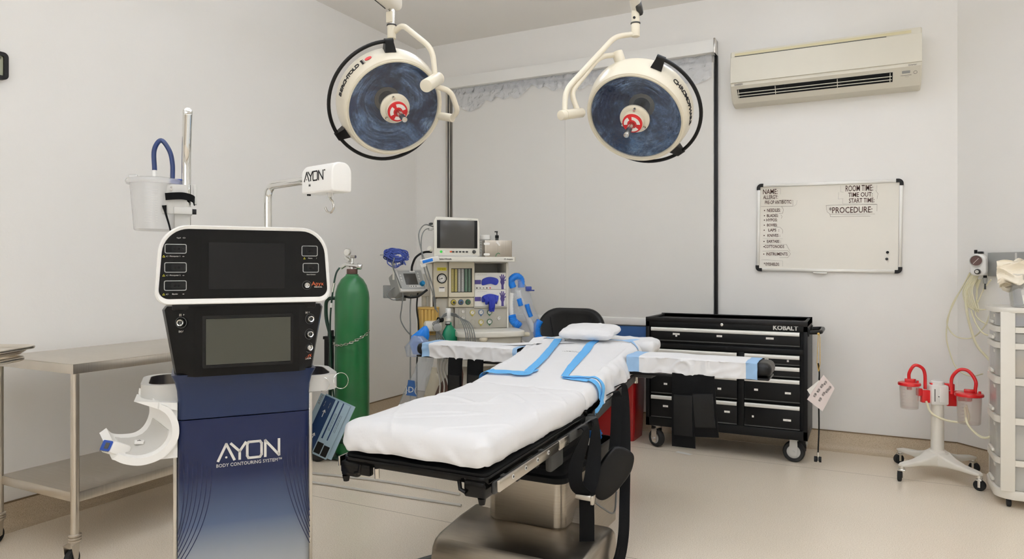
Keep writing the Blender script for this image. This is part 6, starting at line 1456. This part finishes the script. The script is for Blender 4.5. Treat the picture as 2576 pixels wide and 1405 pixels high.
# ------------------------------------------------------------ surgical lamps
def unit(v): return Vector(v).normalized()
CR = Vector((.8917, .4527, 0)); CF = Vector((-.4527, .8917, 0))
def PX(px, py, k):   # a place in the room, from its bearing and distance
    t_ = (px - 1288) / 1747.2; u_ = (673.8 - py) / 1747.2
    v = CR * t_ + CF + Vector((0, 0, u_)); return v * k + Vector((0, 0, 1.26))
def lamp(label, c, n, mount, arc, brackets, word, tw0, tw1, dot, post_ang, seed):
    c, n = Vector(c), unit(n)
    L_ = thing('surgical_lamp', label, 'surgical lamp', tuple(mount), 0, 'ceiling surgical lamps'); off = Vector(mount)
    F = frame(c - off, n, CR)
    b = MB('cream_enamel'); b.lathe([(.212, -.012), (.213, .0), (.222, .005), (.229, .003), (.234, -.008), (.241, -.04), (.247, -.085), (.246, -.105), (.236, -.125), (.20, -.15), (.13, -.175), (.05, -.185), (0, -.186)], F, 96)
    b.build('housing', L_, smooth=30)
    h_ = [o for o in L_.children][0]
    b = MB('machine_beige'); b.lathe([(.2135, .001), (.2145, .0065), (.2205, .0075), (.2225, .0045)], F, 96); b.build('bezel', L_)
    # lettering on the side wall, one letter at a time
    b = MB('ink')
    for i, ch_ in enumerate(word):
        a = R(tw0 + (tw1 - tw0) * i / (len(word) - 1)); ra = Vector((math.cos(a), math.sin(a), 0)); z = -.052
        tangent = Vector((math.sin(a), -math.cos(a), 0)); up = Vector((ra.x * .12, ra.y * .12, -1)).normalized(); nn = tangent.cross(up)
        Mx = Matrix((tangent, up, nn)).transposed().to_4x4(); Mx.translation = ra * .2437 + Vector((0, 0, z))
        b.text(ch_, .034, F @ Mx, 'ink', bold=.0006, depth=.001)
    if dot:
        for a_, mm, w_ in ((tw1 - 6.5, 'ink', .010), (tw1 - 8.5, 'grey_ink', .003)):
            a = R(a_); ra = Vector((math.cos(a), math.sin(a), 0)); tangent = Vector((math.sin(a), -math.cos(a), 0)); up = Vector((ra.x * .12, ra.y * .12, -1)).normalized(); Mx = Matrix((tangent, up, tangent.cross(up))).transposed().to_4x4(); Mx.translation = ra * .2437 + Vector((0, 0, -.05))
            b.box((0, 0, 0), (w_, .036, .001), 0, F @ Mx, mm)
        a = R(tw1 - 14); ra = Vector((math.cos(a), math.sin(a), 0)); tangent = Vector((math.sin(a), -math.cos(a), 0)); up = Vector((ra.x * .12, ra.y * .12, -1)).normalized(); Mx = Matrix((tangent, up, tangent.cross(up))).transposed().to_4x4(); Mx.translation = ra * .2437 + Vector((0, 0, -.05))
        b.prism([(x * 1.4, y) for x, y in circ(.012, 20)], 0, .001, F @ Mx, 'red_label')
    b.build('lettering', h_, smooth=0)
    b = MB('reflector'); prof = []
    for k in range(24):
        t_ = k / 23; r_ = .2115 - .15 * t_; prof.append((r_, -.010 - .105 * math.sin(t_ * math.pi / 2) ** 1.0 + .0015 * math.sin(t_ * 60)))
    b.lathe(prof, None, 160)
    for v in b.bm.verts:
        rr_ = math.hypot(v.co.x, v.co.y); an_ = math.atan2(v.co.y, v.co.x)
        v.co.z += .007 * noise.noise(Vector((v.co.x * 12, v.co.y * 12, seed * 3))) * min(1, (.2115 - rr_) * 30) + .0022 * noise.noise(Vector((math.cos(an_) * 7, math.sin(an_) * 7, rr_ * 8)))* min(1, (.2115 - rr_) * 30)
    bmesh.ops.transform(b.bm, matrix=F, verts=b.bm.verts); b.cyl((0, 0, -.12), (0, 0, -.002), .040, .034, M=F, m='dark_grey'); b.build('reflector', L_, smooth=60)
    MB('lens_glass').lathe([(.2125, -.004), (.15, -.002), (.0, .0)], F, 64).build('lens', L_)
    b = MB('cream_enamel'); b.lathe([(.070, -.003), (.070, .006), (.064, .012), (.050, .014), (.049, .034), (.044, .038), (0, .038)], F, 48)
    for k, a in enumerate((95, 215, 335)):
        M = F @ T(.058 * math.cos(R(a)), .058 * math.sin(R(a)), .01); b.cyl((0, 0, 0), (0, 0, .016), .007, .006, M=M, m='satin_chrome', seg=14)
    b.build('hub', L_)
    b = MB('red_label'); b.lathe([(.046, .036), (.046, .046), (.042, .049), (0, .049)], F, 40)
    for a0, a1 in ((10, 100), (130, 200), (235, 330)):
        b.raw([(r_ * math.cos(R(a0 + (a1 - a0) * j / 10)), r_ * math.sin(R(a0 + (a1 - a0) * j / 10)), .0496) for j in range(11) for r_ in (.022, .038)], [(2 * j, 2 * j + 1, 2 * j + 3, 2 * j + 2) for j in range(10)], F, 'paper')
    b.build('focus_ring', L_)
    b = MB('satin_chrome'); b.cyl((0, 0, .048), (0, 0, .145), .0135, .0125, bev=.002, M=F, seg=24); b.build('handle', L_)
    # black guide rail around the head
    a0, a1 = arc; P = []
    for k in range(57):
        a = R(a0 + (a1 - a0) * k / 56); e = 1.0 - .10 * max(0, (k - 40) / 16) ** 1.5; P.append(F @ Vector((.285 * e * math.cos(a), .285 * e * math.sin(a), -.075)))
    b = MB('black_plastic'); b.tube(P, .0085, 12)
    for a in brackets:
        Mb = F @ RZ(a) ; b.loft([[(.29, -.018, -.064), (.29, .018, -.064), (.29, .018, -.088), (.29, -.018, -.088)], [(.243, -.026, -.045), (.243, .026, -.045), (.236, .022, -.10), (.236, -.022, -.10)]], Mb); b.cyl((.285, -.02, -.075), (.285, .02, -.075), .012, M=Mb, seg=14)
    b.build('guide_rail', L_, smooth=40)
    return L_, off, F
def path_obj(L_, off, pts, r, name, m='cream_enamel', fr=.05):
    b = MB(m); b.tube(fillet([p - off for p in pts], fr, 6), r, 16); return b.build(name, L_, smooth=60)
# left lamp
mL = Vector((-1.72, 1.75, ZC))
L1, off, F1 = lamp('left of the two surgical lamps, its black guide rail curving round the left', PX(993, 272, 3.2), (.72, -.457, -.527), mL, (88, 322), (85, 204), 'BERCHTOLD', 159, 124, True, 20, 1)
kn = PX(985, 84, 3.22)
b = MB('cream_enamel'); b.cyl(kn - off + Vector((0, 0, -.025)), kn - off + Vector((0, 0, .035)), .020, bev=.003); b.cyl(kn - off + Vector((0, 0, .035)), kn - off + Vector((0, 0, .04)), .0225, m='dark_grey'); b.cyl(kn - off + Vector((0, 0, .04)), kn - off + Vector((0, 0, .115)), .0185, m='satin_chrome'); b.bb(-.016, .016, -.022, -.012, 0, .05, .002, T(*(kn - off + Vector((0, 0, .045)))), 'cream_enamel')
b.build('swivel', L1)
sa0, sa1 = kn + Vector((0, 0, .145)), PX(850, -110, 2.85)
b = MB('warm_white'); d_ = (sa1 - sa0); b.box((0, 0, d_.length / 2 - .02), (.085, .075, d_.length + .05), .03, frame(sa0 - off, d_, CR), seg=4); b.box((-.02, -.034, .15), (.004, .012, .26), .002, frame(sa0 - off, d_, CR), 'dark_grey'); b.build('spring_arm', L1, smooth=60)
b = MB('warm_white'); b.cyl(Vector((0, 0, 0)), Vector((0, 0, -.06)), .11, bev=.01); b.tube([Vector((0, 0, -.03)), Vector((0, 0, -.40)), ], .035, 20); e_ = sa1 - off; b.tube([Vector((0, 0, -.40)), Vector((e_.x, e_.y, -.40))], .03, 16); b.tube([Vector((e_.x, e_.y, -.37)), Vector((e_.x, e_.y, min(-.45, e_.z)))], .032, 16); b.build('ceiling_mount', L1)
path_obj(L1, off, [PX(992, 80, 3.22), PX(1012, 62, 3.18), PX(1088, 123, 3.12), PX(1095, 198, 3.12)], .0125, 'yoke')
b = MB('cream_enamel'); b.cyl(PX(1071, 216, 3.0) - off, PX(1101, 198, 3.14) - off, .0285, bev=.004, seg=28); b.cyl(PX(1101, 198, 3.14) - off, PX(1104, 197, 3.15) - off, .027); b.build('yoke_joint', L1)
path_obj(L1, off, [PX(1096, 217, 3.13), PX(1134, 229, 3.16), PX(1152, 280, 3.22), PX(1136, 297, 3.27)], .0125, 'yoke')
b = MB('cream_enamel'); b.cyl(PX(1139, 297, 3.27) - off, PX(1104, 291, 3.33) - off, .019, bev=.003); b.build('yoke_joint', L1)
# right lamp
mR = PX(1601, 5, 3.22); mR = Vector((mR.x - .35, mR.y - .25, ZC))
L2, off, F2 = lamp('right of the two surgical lamps, its black guide rail curving round the right', PX(1597, 298, 3.2), (-.057, -.743, -.66), mR, (82, -135), (78, -38), 'CHROMOPHARE', 54, 2, False, 110, 2)
kn = PX(1598.5, 79, 3.22)
b = MB('cream_enamel'); b.cyl(kn - off + Vector((0, 0, -.025)), kn - off + Vector((0, 0, .035)), .020, bev=.003); b.cyl(kn - off + Vector((0, 0, .035)), kn - off + Vector((0, 0, .04)), .0225, m='dark_grey'); b.cyl(kn - off + Vector((0, 0, .04)), kn - off + Vector((0, 0, .115)), .0185); b.cyl(kn - off + Vector((0, -.022, .058)), kn - off + Vector((0, -.012, .058)), .006, m='ink', seg=12)
b.build('swivel', L2)
tp = PX(1600, 12, 3.22); b = MB('warm_white'); sa1 = PX(1560, -150, 2.9); d_ = sa1 - tp; b.box((0, 0, d_.length / 2 - .02), (.05, .075, d_.length + .06), .022, frame(tp - off, d_, CR), seg=4); b.box((.012, -.02, .0), (.03, .05, .07), .012, frame(tp - off, d_, CR), 'dark_grey'); b.build('spring_arm', L2, smooth=60)
e_ = sa1 - off; b = MB('warm_white'); b.cyl(Vector((0, 0, 0)), Vector((0, 0, -.06)), .11, bev=.01); b.tube([Vector((0, 0, -.03)), Vector((0, 0, -.38))], .035, 20); b.tube([Vector((0, 0, -.38)), Vector((e_.x, e_.y, -.38))], .03, 16); b.tube([Vector((e_.x, e_.y, -.35)), Vector((e_.x, e_.y, min(-.42, e_.z)))], .032, 16); b.build('ceiling_mount', L2)
path_obj(L2, off, [PX(1590, 86, 3.22), PX(1547, 92, 3.2), PX(1423, 226, 3.08), PX(1420, 279, 3.05)], .0125, 'yoke')
b = MB('cream_enamel'); b.cyl(PX(1410, 290, 3.02) - off, PX(1464, 283, 3.12) - off, .0215, bev=.003); b.cyl(PX(1421, 288.5, 3.04) - off, PX(1424, 288, 3.045) - off, .023); b.build('yoke_joint', L2)
path_obj(L2, off, [PX(1452, 276, 3.1), PX(1436, 232, 3.1), PX(1507, 143, 3.18), PX(1544, 138, 3.24)], .0125, 'yoke')
b = MB('cream_enamel'); b.cyl(PX(1552, 130, 3.24) - off, PX(1566, 172, 3.24) - off, .0255, bev=.003, seg=28); b.cyl(PX(1566, 172, 3.24) - off, PX(1567, 175, 3.24) - off, .024, m='dark_grey'); b.build('yoke_joint', L2)
